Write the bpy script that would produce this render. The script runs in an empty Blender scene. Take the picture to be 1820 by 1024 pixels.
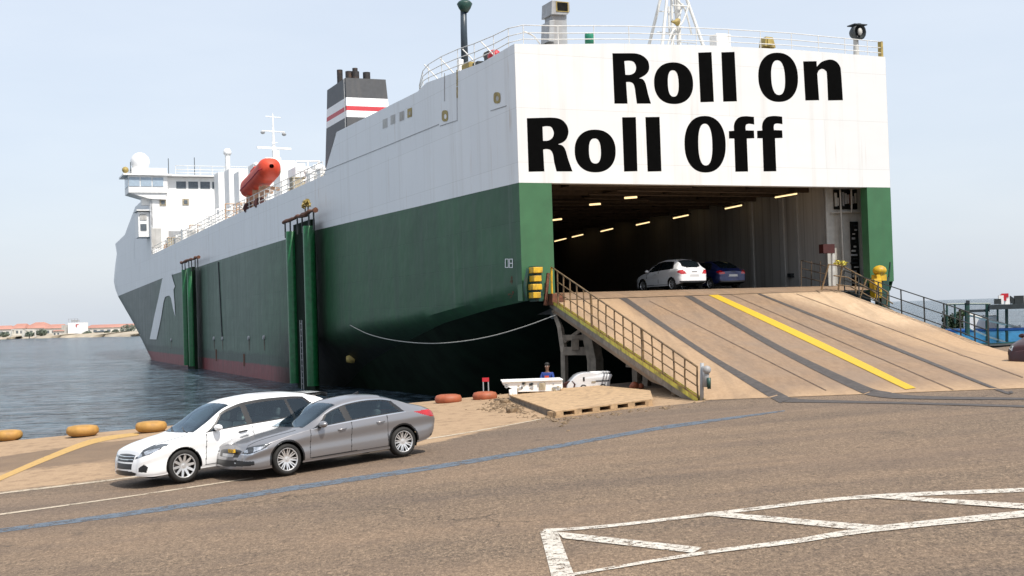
import bpy, bmesh, math, random
import numpy as np
from mathutils import Vector, Matrix
from mathutils.bvhtree import BVHTree
from mathutils.geometry import tessellate_polygon
R = random.Random(7)
rad = math.radians
scene = bpy.context.scene
COL = scene.collection

# ------------------------------------------------------------------ camera
FPX, HC, GR = 2200.0, 3.0, 0.05          # focal length (px of 1820), eye height, cross fall of the quay
_p, _r = math.atan(45/2200), math.atan(0.032)
cF = Vector((0, math.cos(_p), math.sin(_p)))
_U0 = Vector((1, 0, 0)).cross(cF)
cR = Vector((1, 0, 0))*math.cos(_r) - _U0*math.sin(_r)
cU = _U0*math.cos(_r) + Vector((1, 0, 0))*math.sin(_r)
CAM = Vector((0, 0, HC))
def ray(x, y): return cF*FPX + cR*(x-910) - cU*(y-512)
def onplane(x, y, P, N):
    d = ray(x, y); return CAM + d*((Vector(P)-CAM).dot(N)/d.dot(N))
def ong(x, y, dz=0.0):                    # a point of the photograph that lies on the quay surface
    return onplane(x, y, (0, 0, dz), Vector((-GR, 0, 1)))
def onz(x, y, z): return onplane(x, y, (0, 0, z), Vector((0, 0, 1)))
def atY(x, y, Y): return onplane(x, y, (0, Y, 0), Vector((0, 1, 0)))
def gz(x): return GR*min(max(x, -24.0), 24.0)
cd = bpy.data.cameras.new('camera'); cam = bpy.data.objects.new('camera', cd); COL.objects.link(cam)
cd.sensor_width = 36; cd.lens = 36*FPX/1820; cd.clip_start = 0.1; cd.clip_end = 30000
cam.matrix_world = Matrix(((cR.x, cU.x, -cF.x, 0), (cR.y, cU.y, -cF.y, 0), (cR.z, cU.z, -cF.z, HC), (0, 0, 0, 1)))
scene.camera = cam
scene.view_settings.view_transform = 'Standard'; scene.view_settings.look = 'None'; scene.view_settings.exposure = 0

# ------------------------------------------------------------------ light
SUN_EL, SUN_AZ = 56.0, (0.62, -0.785)     # sun is high, behind the camera's right shoulder
w = bpy.data.worlds.new('World'); scene.world = w; w.use_nodes = True
nt = w.node_tree; nt.nodes.clear()
def N(t, kind, **kw):
    n = t.nodes.new(kind)
    for k, v in kw.items():
        if k.startswith('_'): setattr(n, k[1:], v)
        else: n.inputs[k].default_value = v
    return n
sky = N(nt, 'ShaderNodeTexSky', _sky_type='NISHITA', _sun_disc=False, _sun_elevation=rad(SUN_EL),
        _sun_rotation=math.atan2(SUN_AZ[0], SUN_AZ[1]), _air_density=1.0, _dust_density=3.0, _ozone_density=1.5)
bg1 = N(nt, 'ShaderNodeBackground', Strength=0.05); nt.links.new(sky.outputs[0], bg1.inputs[0])
# harbour haze: a pale veil, thicker and whiter in soft patches
tc = N(nt, 'ShaderNodeTexCoord'); mp = N(nt, 'ShaderNodeMapping'); mp.inputs['Scale'].default_value = (1.2, 1.2, 5)
nz = N(nt, 'ShaderNodeTexNoise', Scale=2.2, Detail=5, Roughness=.55)
rp = N(nt, 'ShaderNodeValToRGB'); rp.color_ramp.elements[0].position = .38; rp.color_ramp.elements[1].position = .72
rp.color_ramp.elements[0].color = (.595, .65, .728, 1); rp.color_ramp.elements[1].color = (.66, .705, .765, 1)
nt.links.new(tc.outputs['Generated'], mp.inputs[0]); nt.links.new(mp.outputs[0], nz.inputs['Vector']); nt.links.new(nz.outputs['Fac'], rp.inputs[0])
bg2 = N(nt, 'ShaderNodeBackground', Strength=1.0); nt.links.new(rp.outputs[0], bg2.inputs[0])
ad = N(nt, 'ShaderNodeAddShader'); wo = N(nt, 'ShaderNodeOutputWorld')
nt.links.new(bg1.outputs[0], ad.inputs[0]); nt.links.new(bg2.outputs[0], ad.inputs[1]); nt.links.new(ad.outputs[0], wo.inputs[0])
sl = bpy.data.lights.new('sun', 'SUN'); sl.energy = 4.9; sl.angle = rad(.55); sl.color = (1, .95, .87)
so = bpy.data.objects.new('sun', sl); COL.objects.link(so)
so.rotation_euler = Vector((SUN_AZ[0]*math.cos(rad(SUN_EL)), SUN_AZ[1]*math.cos(rad(SUN_EL)), math.sin(rad(SUN_EL)))).to_track_quat('Z', 'Y').to_euler()
so.location = (30, -40, 60)

# ------------------------------------------------------------------ materials
def base(name):
    m = bpy.data.materials.new(name); m.use_nodes = True
    t = m.node_tree; b = t.nodes['Principled BSDF']; return m, t, b
def mixc(t, fac, a, b, blend='MIX'):
    n = t.nodes.new('ShaderNodeMix'); n.data_type = 'RGBA'; n.blend_type = blend
    for i, v in ((0, fac), (6, a), (7, b)):
        if hasattr(v, 'links'): t.links.new(v, n.inputs[i])
        else: n.inputs[i].default_value = v if i == 0 else ((*v, 1) if len(v) == 3 else v)
    return n.outputs[2]
def noise(t, scale, detail=4, rough=.55, vec=None, stretch=None, coord='Object'):
    tcn = t.nodes.new('ShaderNodeTexCoord'); v = tcn.outputs[coord]
    if stretch:
        mpn = t.nodes.new('ShaderNodeMapping'); mpn.inputs['Scale'].default_value = stretch; t.links.new(v, mpn.inputs[0]); v = mpn.outputs[0]
    n = N(t, 'ShaderNodeTexNoise', Scale=scale, Detail=detail, Roughness=rough); t.links.new(v, n.inputs['Vector']); return n.outputs['Fac']
def ramp(t, fac, stops):
    n = t.nodes.new('ShaderNodeValToRGB'); e = n.color_ramp.elements
    while len(e) < len(stops): e.new(.5)
    for k, (p, c) in enumerate(stops):
        e[k].position = p; e[k].color = (c, c, c, 1) if not hasattr(c, '__len__') else (*c, 1)
    t.links.new(fac, n.inputs[0]); return n.outputs[0]
def math_(t, op, a, b=0.0):
    n = t.nodes.new('ShaderNodeMath'); n.operation = op
    for i, v in ((0, a), (1, b)):
        if hasattr(v, 'links'): t.links.new(v, n.inputs[i])
        else: n.inputs[i].default_value = v
    return n.outputs[0]
def bump(t, b, h, strength, dist=.02):
    n = N(t, 'ShaderNodeBump', Strength=strength, Distance=dist); t.links.new(h, n.inputs['Height']); t.links.new(n.outputs[0], b.inputs['Normal'])
def plain(name, col, rough=.5, metal=0.0, var=.18, scale=4.0, bmp=0.0, bscale=60, coat=0.0, streak=0.0, grime=None, spec=.5, em=0.0):
    m, t, b = base(name)
    lo = tuple(c*(1-var) for c in col); hi = tuple(min(1, c*(1+var)) for c in col)
    c = mixc(t, ramp(t, noise(t, scale), [(.3, 0), (.7, 1)]), lo, hi)
    if streak:
        f = ramp(t, noise(t, 1.0, 3, stretch=(2.2, 2.2, .12)), [(.48, 0), (.75, streak)])
        c = mixc(t, f, c, grime or (.18, .12, .07))
    elif grime:
        f = ramp(t, noise(t, scale*.6, 6, .7), [(.5, 0), (.68, .85)])
        c = mixc(t, f, c, grime)
    t.links.new(c, b.inputs['Base Color'])
    b.inputs['Roughness'].default_value = rough; b.inputs['Metallic'].default_value = metal
    b.inputs['Coat Weight'].default_value = coat; b.inputs['Coat Roughness'].default_value = .04
    b.inputs['Specular IOR Level'].default_value = spec
    if bmp: bump(t, b, noise(t, bscale, 3), bmp, .01)
    if em:
        b.inputs['Emission Color'].default_value = (*col, 1); b.inputs['Emission Strength'].default_value = em
    return m
def carpaint(name, col, metal=0.0, rough=.35, inner=(.05, .05, .055)):
    m, t, b = base(name)
    g = t.nodes.new('ShaderNodeNewGeometry')
    dust = ramp(t, noise(t, 2.5, 6, .65), [(.45, 0), (.8, .12)])
    c = mixc(t, dust, col, (.33, .26, .19))
    c = mixc(t, g.outputs['Backfacing'], c, inner)
    t.links.new(c, b.inputs['Base Color'])
    b.inputs['Metallic'].default_value = metal; b.inputs['Roughness'].default_value = rough
    b.inputs['Coat Weight'].default_value = .9; b.inputs['Coat Roughness'].default_value = .05
    return m
def glassmat(name, tint, clear=.5):
    m = bpy.data.materials.new(name); m.use_nodes = True; t = m.node_tree; t.nodes.clear()
    tr = N(t, 'ShaderNodeBsdfTransparent', Color=(*tint, 1)); gl = N(t, 'ShaderNodeBsdfGlossy', Roughness=.02, Color=(.72, .88, 1, 1))
    df = N(t, 'ShaderNodeBsdfDiffuse', Color=(.012, .018, .022, 1))
    fr = N(t, 'ShaderNodeFresnel', IOR=1.72)
    m1 = N(t, 'ShaderNodeMixShader', Fac=clear); t.links.new(df.outputs[0], m1.inputs[1]); t.links.new(tr.outputs[0], m1.inputs[2])
    m2 = N(t, 'ShaderNodeMixShader'); t.links.new(fr.outputs[0], m2.inputs[0]); t.links.new(m1.outputs[0], m2.inputs[1]); t.links.new(gl.outputs[0], m2.inputs[2])
    o = N(t, 'ShaderNodeOutputMaterial'); t.links.new(m2.outputs[0], o.inputs[0]); return m
def worn(name, col, thr=.5, scale=5.0, rough=.7, grit=(.125, .085, .06)):
    """road paint with worn, chipped gaps that show the surface it lies on"""
    m, t, b = base(name)
    f1 = noise(t, scale, 6, .7); f2 = noise(t, scale*5, 4, .75)
    s = math_(t, 'ADD', math_(t, 'MULTIPLY', f1, .55), math_(t, 'MULTIPLY', f2, .45))
    a = ramp(t, s, [(thr-.025, 1), (thr+.025, 0)])
    c = mixc(t, ramp(t, noise(t, 14, 5, .7), [(.35, 0), (.75, .55)]), col, grit)
    t.links.new(c, b.inputs['Base Color']); b.inputs['Roughness'].default_value = rough; t.links.new(a, b.inputs['Alpha']); return m

def hull_green():
    m, t, b = base('hull_paint')
    tcn = t.nodes.new('ShaderNodeTexCoord'); sep = t.nodes.new('ShaderNodeSeparateXYZ'); t.links.new(tcn.outputs['Object'], sep.inputs[0])
    s, z = sep.outputs['Y'], sep.outputs['Z']
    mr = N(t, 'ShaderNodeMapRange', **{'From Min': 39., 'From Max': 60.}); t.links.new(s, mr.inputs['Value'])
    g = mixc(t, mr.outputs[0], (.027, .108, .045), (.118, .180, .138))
    bw = N(t, 'ShaderNodeMapRange', **{'From Min': 108., 'From Max': 126.}); t.links.new(s, bw.inputs['Value'])
    g = mixc(t, bw.outputs[0], g, (.155, .180, .170))
    pl = ramp(t, noise(t, .5, 3, .6, stretch=(1, .35, 1.2)), [(.35, 0), (.7, 1)])
    g = mixc(t, pl, mixc(t, 1.0, g, (.74, .78, .78), 'MULTIPLY'), g)
    st = ramp(t, noise(t, 1.0, 4, .6, stretch=(.9, .9, .06)), [(.42, 0), (.72, .5)])
    g = mixc(t, st, g, (.024, .05, .036))
    st2 = ramp(t, noise(t, 2.0, 4, .6, stretch=(1.3, .7, .05)), [(.6, 0), (.8, .35)])
    g = mixc(t, st2, g, (.16, .19, .165))
    # plate seams
    br = N(t, 'ShaderNodeTexBrick', Scale=1.0, **{'Mortar Size': .012, 'Brick Width': 9.0, 'Row Height': 1.75, 'Mortar Smooth': .3})
    br.inputs['Color1'].default_value = (1, 1, 1, 1); br.inputs['Color2'].default_value = (.93, .93, .93, 1); br.inputs['Mortar'].default_value = (.72, .72, .72, 1)
    cb = t.nodes.new('ShaderNodeCombineXYZ'); t.links.new(s, cb.inputs[0]); t.links.new(z, cb.inputs[1]); t.links.new(cb.outputs[0], br.inputs['Vector'])
    g = mixc(t, 1.0, g, br.outputs['Color'], 'MULTIPLY')
    zn = math_(t, 'ADD', z, math_(t, 'MULTIPLY', math_(t, 'SUBTRACT', noise(t, .9, 6, .7), .5), 1.3))
    wet = N(t, 'ShaderNodeMapRange', **{'From Min': .35, 'From Max': .15}); t.links.new(zn, wet.inputs['Value'])
    sfar = N(t, 'ShaderNodeMapRange', **{'From Min': 44., 'From Max': 52.}); t.links.new(s, sfar.inputs['Value'])
    wetf = math_(t, 'MULTIPLY', math_(t, 'MULTIPLY', wet.outputs[0], .6), sfar.outputs[0])
    g = mixc(t, wetf, g, (.05, .065, .06))
    rd = N(t, 'ShaderNodeMapRange', **{'From Min': -.55, 'From Max': -.7}); t.links.new(math_(t, 'ADD', math_(t, 'MULTIPLY', zn, .25), math_(t, 'MULTIPLY', z, .75)), rd.inputs['Value'])
    redc = mixc(t, ramp(t, noise(t, 1.6, 6, .7, stretch=(1, 1, .4)), [(.3, 0), (.75, 1)]), (.27, .062, .07), (.13, .05, .05))
    g = mixc(t, rd.outputs[0], g, redc)
    lowd = N(t, 'ShaderNodeMapRange', **{'From Min': 3.1, 'From Max': 1.0}); t.links.new(zn, lowd.inputs['Value'])  # shade under the stern overhang, mixed into the paint as near-black
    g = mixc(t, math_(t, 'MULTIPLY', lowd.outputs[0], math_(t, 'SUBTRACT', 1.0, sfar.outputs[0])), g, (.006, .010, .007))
    t.links.new(g, b.inputs['Base Color']); b.inputs['Roughness'].default_value = .5; b.inputs['Specular IOR Level'].default_value = .3
    h = math_(t, 'ADD', math_(t, 'MULTIPLY', noise(t, .55, 2), 1.0), math_(t, 'MULTIPLY', br.outputs['Fac'], -.12)); bump(t, b, h, .4, .14)
    return m
def hull_white(name='white_hull_paint', col=(.755, .765, .775), dirty=.30):
    m, t, b = base(name)
    tcn = t.nodes.new('ShaderNodeTexCoord'); sep = t.nodes.new('ShaderNodeSeparateXYZ'); t.links.new(tcn.outputs['Object'], sep.inputs[0])
    ad_ = math_(t, 'ADD', sep.outputs['X'], sep.outputs['Y'])
    br = N(t, 'ShaderNodeTexBrick', Scale=1.0, **{'Mortar Size': .010, 'Brick Width': 11.0, 'Row Height': 2.4, 'Mortar Smooth': .4})
    br.inputs['Color1'].default_value = (1, 1, 1, 1); br.inputs['Color2'].default_value = (.97, .97, .97, 1); br.inputs['Mortar'].default_value = (.76, .75, .73, 1)
    cb = t.nodes.new('ShaderNodeCombineXYZ'); t.links.new(ad_, cb.inputs[0]); t.links.new(sep.outputs['Z'], cb.inputs[1]); t.links.new(cb.outputs[0], br.inputs['Vector'])
    st = ramp(t, noise(t, 1.2, 5, .6, stretch=(1.2, 1.2, .05)), [(.52, 0), (.8, dirty)])
    c = mixc(t, st, col, (.42, .38, .32))
    c = mixc(t, ramp(t, noise(t, .35, 4), [(.35, 0), (.7, .16)]), c, (.62, .64, .66))
    c = mixc(t, 1.0, c, br.outputs['Color'], 'MULTIPLY')
    rs = math_(t, 'MULTIPLY', ramp(t, noise(t, 1.9, 4, .6, stretch=(1.1, 1.1, .035)), [(.60, 0), (.72, .55)]), ramp(t, noise(t, .5, 2), [(.45, 0), (.65, 1)]))
    c = mixc(t, rs, c, (.40, .27, .15))
    t.links.new(c, b.inputs['Base Color']); b.inputs['Roughness'].default_value = .45
    bump(t, b, math_(t, 'ADD', noise(t, .8, 2), math_(t, 'MULTIPLY', br.outputs['Fac'], -.15)), .18, .1); return m
def ground_mat():
    m, t, b = base('asphalt_and_dirt')
    at = t.nodes.new('ShaderNodeAttribute'); at.attribute_name = 'mask'
    sp = t.nodes.new('ShaderNodeSeparateColor'); t.links.new(at.outputs['Color'], sp.inputs[0])
    sand, yard, lane = sp.outputs[0], sp.outputs[1], sp.outputs[2]
    fine = noise(t, 40, 3, .8, stretch=(1.25, .8, 1)); mid = noise(t, 6, 4, .7); big = noise(t, .22, 5, .6, stretch=(.6, 1.2, 1)); patch = noise(t, .9, 6, .65)
    g2 = noise(t, 15, 3, .85, stretch=(1.3, .7, 1))
    grain = math_(t, 'ADD', math_(t, 'MULTIPLY', fine, .5), math_(t, 'MULTIPLY', g2, .5))
    asp = mixc(t, ramp(t, grain, [(.38, 0), (.5, .42), (.62, 1)]), (.028, .021, .016), (.345, .248, .165))
    asp = mixc(t, ramp(t, mid, [(.34, .5), (.56, 0)]), asp, (.088, .062, .046))
    asp = mixc(t, ramp(t, big, [(.38, 0), (.66, .6)]), asp, mixc(t, ramp(t, grain, [(.36, 0), (.64, 1)]), (.14, .092, .058), (.35, .24, .155)))
    asp = mixc(t, ramp(t, patch, [(.52, 0), (.74, .5)]), asp, (.115, .083, .064))
    lp = ramp(t, noise(t, 30, 2, .5), [(.70, 0), (.75, .8)]); asp = mixc(t, lp, asp, (.48, .38, .29))
    dk_ = ramp(t, noise(t, 24, 2, .5, stretch=(1.3, .8, 1.3)), [(.27, .8), (.32, 0)]); asp = mixc(t, dk_, asp, (.03, .022, .018))
    asp = mixc(t, math_(t, 'MULTIPLY', lane, .5), asp, mixc(t, ramp(t, grain, [(.36, 0), (.64, 1)]), (.07, .052, .042), (.19, .14, .105)))
    tcr = t.nodes.new('ShaderNodeTexCoord'); mpr = t.nodes.new('ShaderNodeMapping'); mpr.inputs['Rotation'].default_value = (0, 0, rad(-35)); mpr.inputs['Scale'].default_value = (.035, .55, 1)
    t.links.new(tcr.outputs['Object'], mpr.inputs[0])
    trk = N(t, 'ShaderNodeTexNoise', Scale=1.0, Detail=4, Roughness=.6, Distortion=.25); t.links.new(mpr.outputs[0], trk.inputs['Vector'])
    asp = mixc(t, ramp(t, trk.outputs['Fac'], [(.50, 0), (.66, .50)]), asp, mixc(t, ramp(t, grain, [(.38, 0), (.62, 1)]), (.040, .031, .026), (.17, .125, .095)))
    asp = mixc(t, ramp(t, trk.outputs['Fac'], [(.28, .45), (.44, 0)]), asp, mixc(t, ramp(t, grain, [(.38, 0), (.62, 1)]), (.13, .088, .056), (.40, .28, .185)))
    oil = math_(t, 'MULTIPLY', ramp(t, noise(t, .75, 4, .6), [(.64, 0), (.72, .7)]), ramp(t, noise(t, .13, 2), [(.48, 0), (.58, 1)]))
    asp = mixc(t, oil, asp, (.045, .037, .032))
    vo = N(t, 'ShaderNodeTexVoronoi', Scale=.16); vo.feature = 'DISTANCE_TO_EDGE'
    tcn = t.nodes.new('ShaderNodeTexCoord'); wv = t.nodes.new('ShaderNodeVectorMath'); wv.operation = 'ADD'
    nn = N(t, 'ShaderNodeTexNoise', Scale=1.1, Detail=5); t.links.new(tcn.outputs['Object'], nn.inputs['Vector'])
    sc = t.nodes.new('ShaderNodeVectorMath'); sc.operation = 'SCALE'; sc.inputs['Scale'].default_value = 1.3; t.links.new(nn.outputs['Color'], sc.inputs[0])
    t.links.new(tcn.outputs['Object'], wv.inputs[0]); t.links.new(sc.outputs[0], wv.inputs[1]); t.links.new(wv.outputs[0], vo.inputs['Vector'])
    crk = math_(t, 'MULTIPLY', ramp(t, vo.outputs['Distance'], [(.0, .8), (.0042, 0)]), ramp(t, noise(t, .35, 3), [(.50, 0), (.60, 1)]))
    asp = mixc(t, crk, asp, (.02, .016, .013))
    ydm = mixc(t, ramp(t, noise(t, 30, 4, .7), [(.3, 0), (.7, 1)]), (.115, .078, .053), (.23, .16, .105))
    ydm = mixc(t, ramp(t, patch, [(.4, 0), (.7, .7)]), ydm, (.235, .16, .098))
    c = mixc(t, yard, asp, ydm)
    snd = mixc(t, ramp(t, noise(t, 18, 6, .75), [(.3, 0), (.72, 1)]), (.28, .185, .110), (.45, .315, .195))
    snd = mixc(t, ramp(t, noise(t, 2.2, 6, .7), [(.5, 0), (.72, .7)]), snd, (.115, .07, .04))
    se = math_(t, 'ADD', sand, math_(t, 'MULTIPLY', math_(t, 'SUBTRACT', noise(t, 2.6, 6, .72), .5), .9))
    sf = math_(t, 'MULTIPLY', ramp(t, se, [(.38, 0), (.62, 1)]), ramp(t, sand, [(.02, 0), (.12, 1)]))
    c = mixc(t, sf, c, snd)
    t.links.new(c, b.inputs['Base Color']); b.inputs['Roughness'].default_value = .85; b.inputs['Specular IOR Level'].default_value = .3
    bump(t, b, math_(t, 'ADD', math_(t, 'MULTIPLY', fine, .7), mid), .75, .012); return m
def water_mat():
    m, t, b = base('sea_water')
    b.inputs['Base Color'].default_value = (.022, .045, .06, 1); b.inputs['Roughness'].default_value = .09; b.inputs['IOR'].default_value = 1.33
    n0 = noise(t, .16, 3, .6, stretch=(.7, 1, 1)); n1 = noise(t, .5, 4, .65, stretch=(.6, 1, 1)); n2 = noise(t, 1.9, 4, .7, stretch=(.6, 1, 1)); n3 = noise(t, .03, 4, .6, stretch=(.4, 1, 1))
    h = math_(t, 'ADD', math_(t, 'ADD', math_(t, 'MULTIPLY', n0, 2.2), math_(t, 'MULTIPLY', n1, 1.5)), math_(t, 'MULTIPLY', n2, .55))
    wv = math_(t, 'ADD', math_(t, 'MULTIPLY', noise(t, 1.1, 3, .7, stretch=(1, .75, 1)), .5), math_(t, 'ADD', math_(t, 'MULTIPLY', noise(t, .33, 3, .65, stretch=(1, .8, 1)), .3), math_(t, 'MULTIPLY', n3, .2)))
    cc = mixc(t, ramp(t, wv, [(.425, 0), (.50, .42), (.585, 1)]), (.004, .011, .016), (.10, .15, .19)); t.links.new(cc, b.inputs['Base Color'])  # light and dark of the wave facets painted into the water colour
    b.inputs['Specular IOR Level'].default_value = .22; b.inputs['Roughness'].default_value = .14
    bump(t, b, h, 1.0, 1.0); return m
def ramp_mat():
    m, t, b = base('ramp_concrete')
    g = noise(t, 6, 6, .7, stretch=(1, .25, 1)); f = noise(t, 60, 3, .7); p = noise(t, .35, 4, .6)
    c = mixc(t, ramp(t, g, [(.3, 0), (.7, 1)]), (.22, .138, .08), (.325, .215, .13))
    c = mixc(t, ramp(t, p, [(.42, 0), (.7, .65)]), c, (.235, .17, .122))
    c = mixc(t, ramp(t, f, [(.35, .25), (.6, 0)]), c, (.08, .055, .038))
    sp = t.nodes.new('ShaderNodeAttribute'); sp.attribute_name = 'mask'; s2 = t.nodes.new('ShaderNodeSeparateColor'); t.links.new(sp.outputs['Color'], s2.inputs[0])
    c = mixc(t, math_(t, 'MULTIPLY', s2.outputs[0], .85), c, mixc(t, ramp(t, g, [(.3, 0), (.7, 1)]), (.46, .315, .19), (.58, .42, .27)))
    c = mixc(t, math_(t, 'MULTIPLY', s2.outputs[1], .8), c, mixc(t, ramp(t, noise(t, 9, 5, .7), [(.3, 0), (.7, 1)]), (.37, .235, .125), (.54, .365, .215)))
    st = ramp(t, noise(t, 1.0, 5, .65, stretch=(1.6, .12, .3)), [(.48, 0), (.72, .38)]); c = mixc(t, st, c, (.10, .072, .052)); c = mixc(t, ramp(t, noise(t, 1.1, 5, .7), [(.58, 0), (.72, .3)]), c, (.15, .10, .065))
    t.links.new(c, b.inputs['Base Color']); b.inputs['Roughness'].default_value = .8; bump(t, b, math_(t, 'ADD', f, g), .3, .01); return m

MT = dict(
 green=hull_green(), white=hull_white(), sternwhite=hull_white('stern_paint', (.70, .70, .69), .42), bottom=plain('stern_bottom_paint', (.006, .014, .008), .8, var=.5, scale=.6, spec=.1), under=plain('antifouling_black', (.010, .011, .010), .8, var=.4, spec=.1),  # bottom: the overhang's deep shade is put into its near-black colour
 black=plain('black_paint', (.008, .008, .008), .5, var=.3), letter=plain('letter_black', (.0022, .0022, .0022), .8, var=.2, spec=.03),
 deckwhite=plain('deck_white', (.84, .83, .81), .45, var=.04, scale=2, streak=.15, grime=(.38, .27, .17)),
 grey=plain('grey_paint', (.33, .34, .35), .5, var=.12, streak=.4), lgrey=plain('light_grey_paint', (.46, .45, .42), .55, var=.12, streak=.5, grime=(.2, .15, .1)),
 wall=plain('hold_wall', (.46, .45, .43), .6, var=.12, scale=1.2, streak=.5, grime=(.16, .12, .09)),
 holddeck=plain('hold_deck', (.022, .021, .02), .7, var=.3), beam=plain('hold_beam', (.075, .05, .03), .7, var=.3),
 dgrey=plain('funnel_grey', (.045, .047, .052), .5, var=.15, streak=.3, grime=(.10, .09, .08)), red=plain('signal_red', (.46, .018, .03), .45, var=.1),
 stripew=plain('stripe_white', (.78, .78, .78), .5, var=.04), soot=plain('sooty_steel', (.025, .022, .022), .6, var=.4, grime=(.10, .055, .035)),
 pile=plain('pile_green', (.008, .105, .032), .33, var=.25, coat=.1, spec=.35, streak=.35, grime=(.01, .03, .015)), rust=plain('rusty_steel', (.14, .052, .026), .85, var=.5, scale=9, bmp=.5, grime=(.05, .03, .02)),
 orange=plain('lifeboat_orange', (.60, .058, .022), .55, var=.14, scale=1.2), orangefade=plain('faded_orange', (.33, .085, .035), .6, var=.2, grime=(.25, .10, .05)),
 yellow=plain('yellow_paint', (.60, .36, .015), .5, var=.15, grime=(.22, .13, .04)), bolly=plain('bollard_yellow', (.40, .215, .05), .65, var=.3, scale=2.5, grime=(.30, .16, .05)),
 railb=plain('brown_rail', (.16, .10, .045), .6, var=.3, grime=(.07, .045, .03)), stringer=plain('yellow_stringer', (.58, .50, .07), .65, var=.3, scale=3, grime=(.13, .10, .05)),
 dark=plain('dark_steel', (.022, .028, .03), .55, var=.3), dkgreen=plain('dark_green_paint', (.012, .05, .038), .45, var=.3, grime=(.05, .035, .025)),
 conc=plain('concrete', (.42, .28, .155), .9, var=.2, scale=6, bmp=.4, grime=(.18, .12, .07)), concg=plain('quay_wall_concrete', (.16, .13, .10), .9, var=.3, scale=2, bmp=.4, grime=(.06, .05, .04)),
 rubble=plain('rubble_stone', (.20, .14, .085), .95, var=.4, scale=8, bmp=.6), steelrope=plain('rope_white', (.36, .35, .32), .8, var=.15),
 lamp=plain('lamp_tube', (1.0, .72, .36), .5, var=0, em=1.7), tyre=plain('tyre_rubber', (.014, .013, .012), .75, var=.3, bmp=.2), rim=plain('alloy_bright', (.74, .74, .74), .30, .75, var=.08),
 rimdark=plain('alloy_dark', (.05, .045, .04), .4, .7, var=.2), disc=plain('brake_disc', (.25, .23, .22), .4, .9, var=.2), chrome=plain('chrome', (.75, .75, .75), .12, 1.0, var=.03),
 trim=plain('black_trim', (.010, .010, .011), .35, var=.2), plastic=plain('grey_plastic', (.06, .06, .062), .55, var=.15), seat=plain('seat_cloth', (.10, .10, .105), .9, var=.2), seatlight=plain('seat_cover', (.55, .55, .53), .9, var=.1),
 wcar=carpaint('pearl_white_paint', (.80, .80, .80), 0, .3, (.10, .10, .10)), scar=carpaint('silver_grey_paint', (.26, .255, .265), .6, .30), hcar=carpaint('hatch_white_paint', (.74, .74, .75), 0, .3), bcar=carpaint('blue_car_paint', (.006, .018, .10), .3, .3), rcar=plain('maroon_paint', (.030, .004, .004), .35, var=.2),
 glass=glassmat('car_glass', (.66, .80, .80), .86), glassdk=glassmat('tinted_glass', (.30, .38, .44), .45), glasswin=glassmat('ship_glass', (.3, .4, .42), .25),
 lens=plain('lamp_lens', (.48, .50, .53), .12, .75, var=.45, scale=16, coat=1.0), lensdark=plain('lamp_housing', (.05, .055, .06), .15, .4, var=.6, scale=18, coat=1.0), lensred=plain('tail_lamp', (.42, .006, .010), .15, var=.25, scale=8, coat=1.0), lensamber=plain('amber_lamp', (.62, .36, .02), .25, var=.5, scale=25, coat=1),
 plate=plain('plate_white', (.5, .5, .5), .5, var=.05), bluefabric=plain('blue_overall', (.02, .05, .22), .9, var=.25), skin=plain('skin', (.16, .085, .055), .6, var=.1), hair=plain('hair_black', (.01, .009, .008), .7, var=.2), vest=plain('orange_vest', (.62, .08, .03), .8, var=.15),
 boatblue=plain('boat_blue', (.015, .09, .30), .5, var=.2, scale=1.5, coat=.3), boatcyan=plain('boat_cyan', (.14, .42, .62), .4, var=.15), leaf=plain('leaf_green', (.035, .070, .022), .6, var=.5, scale=3), leafd=plain('leaf_dark', (.016, .034, .013), .65, var=.5, scale=3), bark=plain('bark', (.08, .055, .04), .9, var=.3),
 roofred=plain('roof_red', (.40, .20, .155), .9, var=.2, scale=.08), wallfar=plain('far_wall', (.62, .60, .55), .9, var=.1, scale=.1), wallwhite=plain('far_white', (.82, .82, .82), .7, var=.04), windowfar=plain('far_window', (.10, .12, .14), .4, var=.3), shore=plain('shore_sand', (.36, .31, .24), .95, var=.3, scale=.05), farleaf=plain('far_foliage', (.15, .18, .14), .9, var=.4, scale=.3), fargreen=plain('far_green', (.12, .17, .14), .9, var=.4, scale=.2),  # distance haze is mixed into the far roof and foliage colours
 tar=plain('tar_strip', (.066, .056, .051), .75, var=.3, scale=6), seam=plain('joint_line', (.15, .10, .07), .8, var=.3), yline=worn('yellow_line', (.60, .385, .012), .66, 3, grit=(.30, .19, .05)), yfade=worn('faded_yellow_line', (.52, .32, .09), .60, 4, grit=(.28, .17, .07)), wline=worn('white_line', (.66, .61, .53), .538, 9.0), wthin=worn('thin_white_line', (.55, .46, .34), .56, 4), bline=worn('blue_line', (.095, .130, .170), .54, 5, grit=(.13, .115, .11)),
 ground=ground_mat(), water=water_mat(), ramp=ramp_mat(),
)

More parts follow.
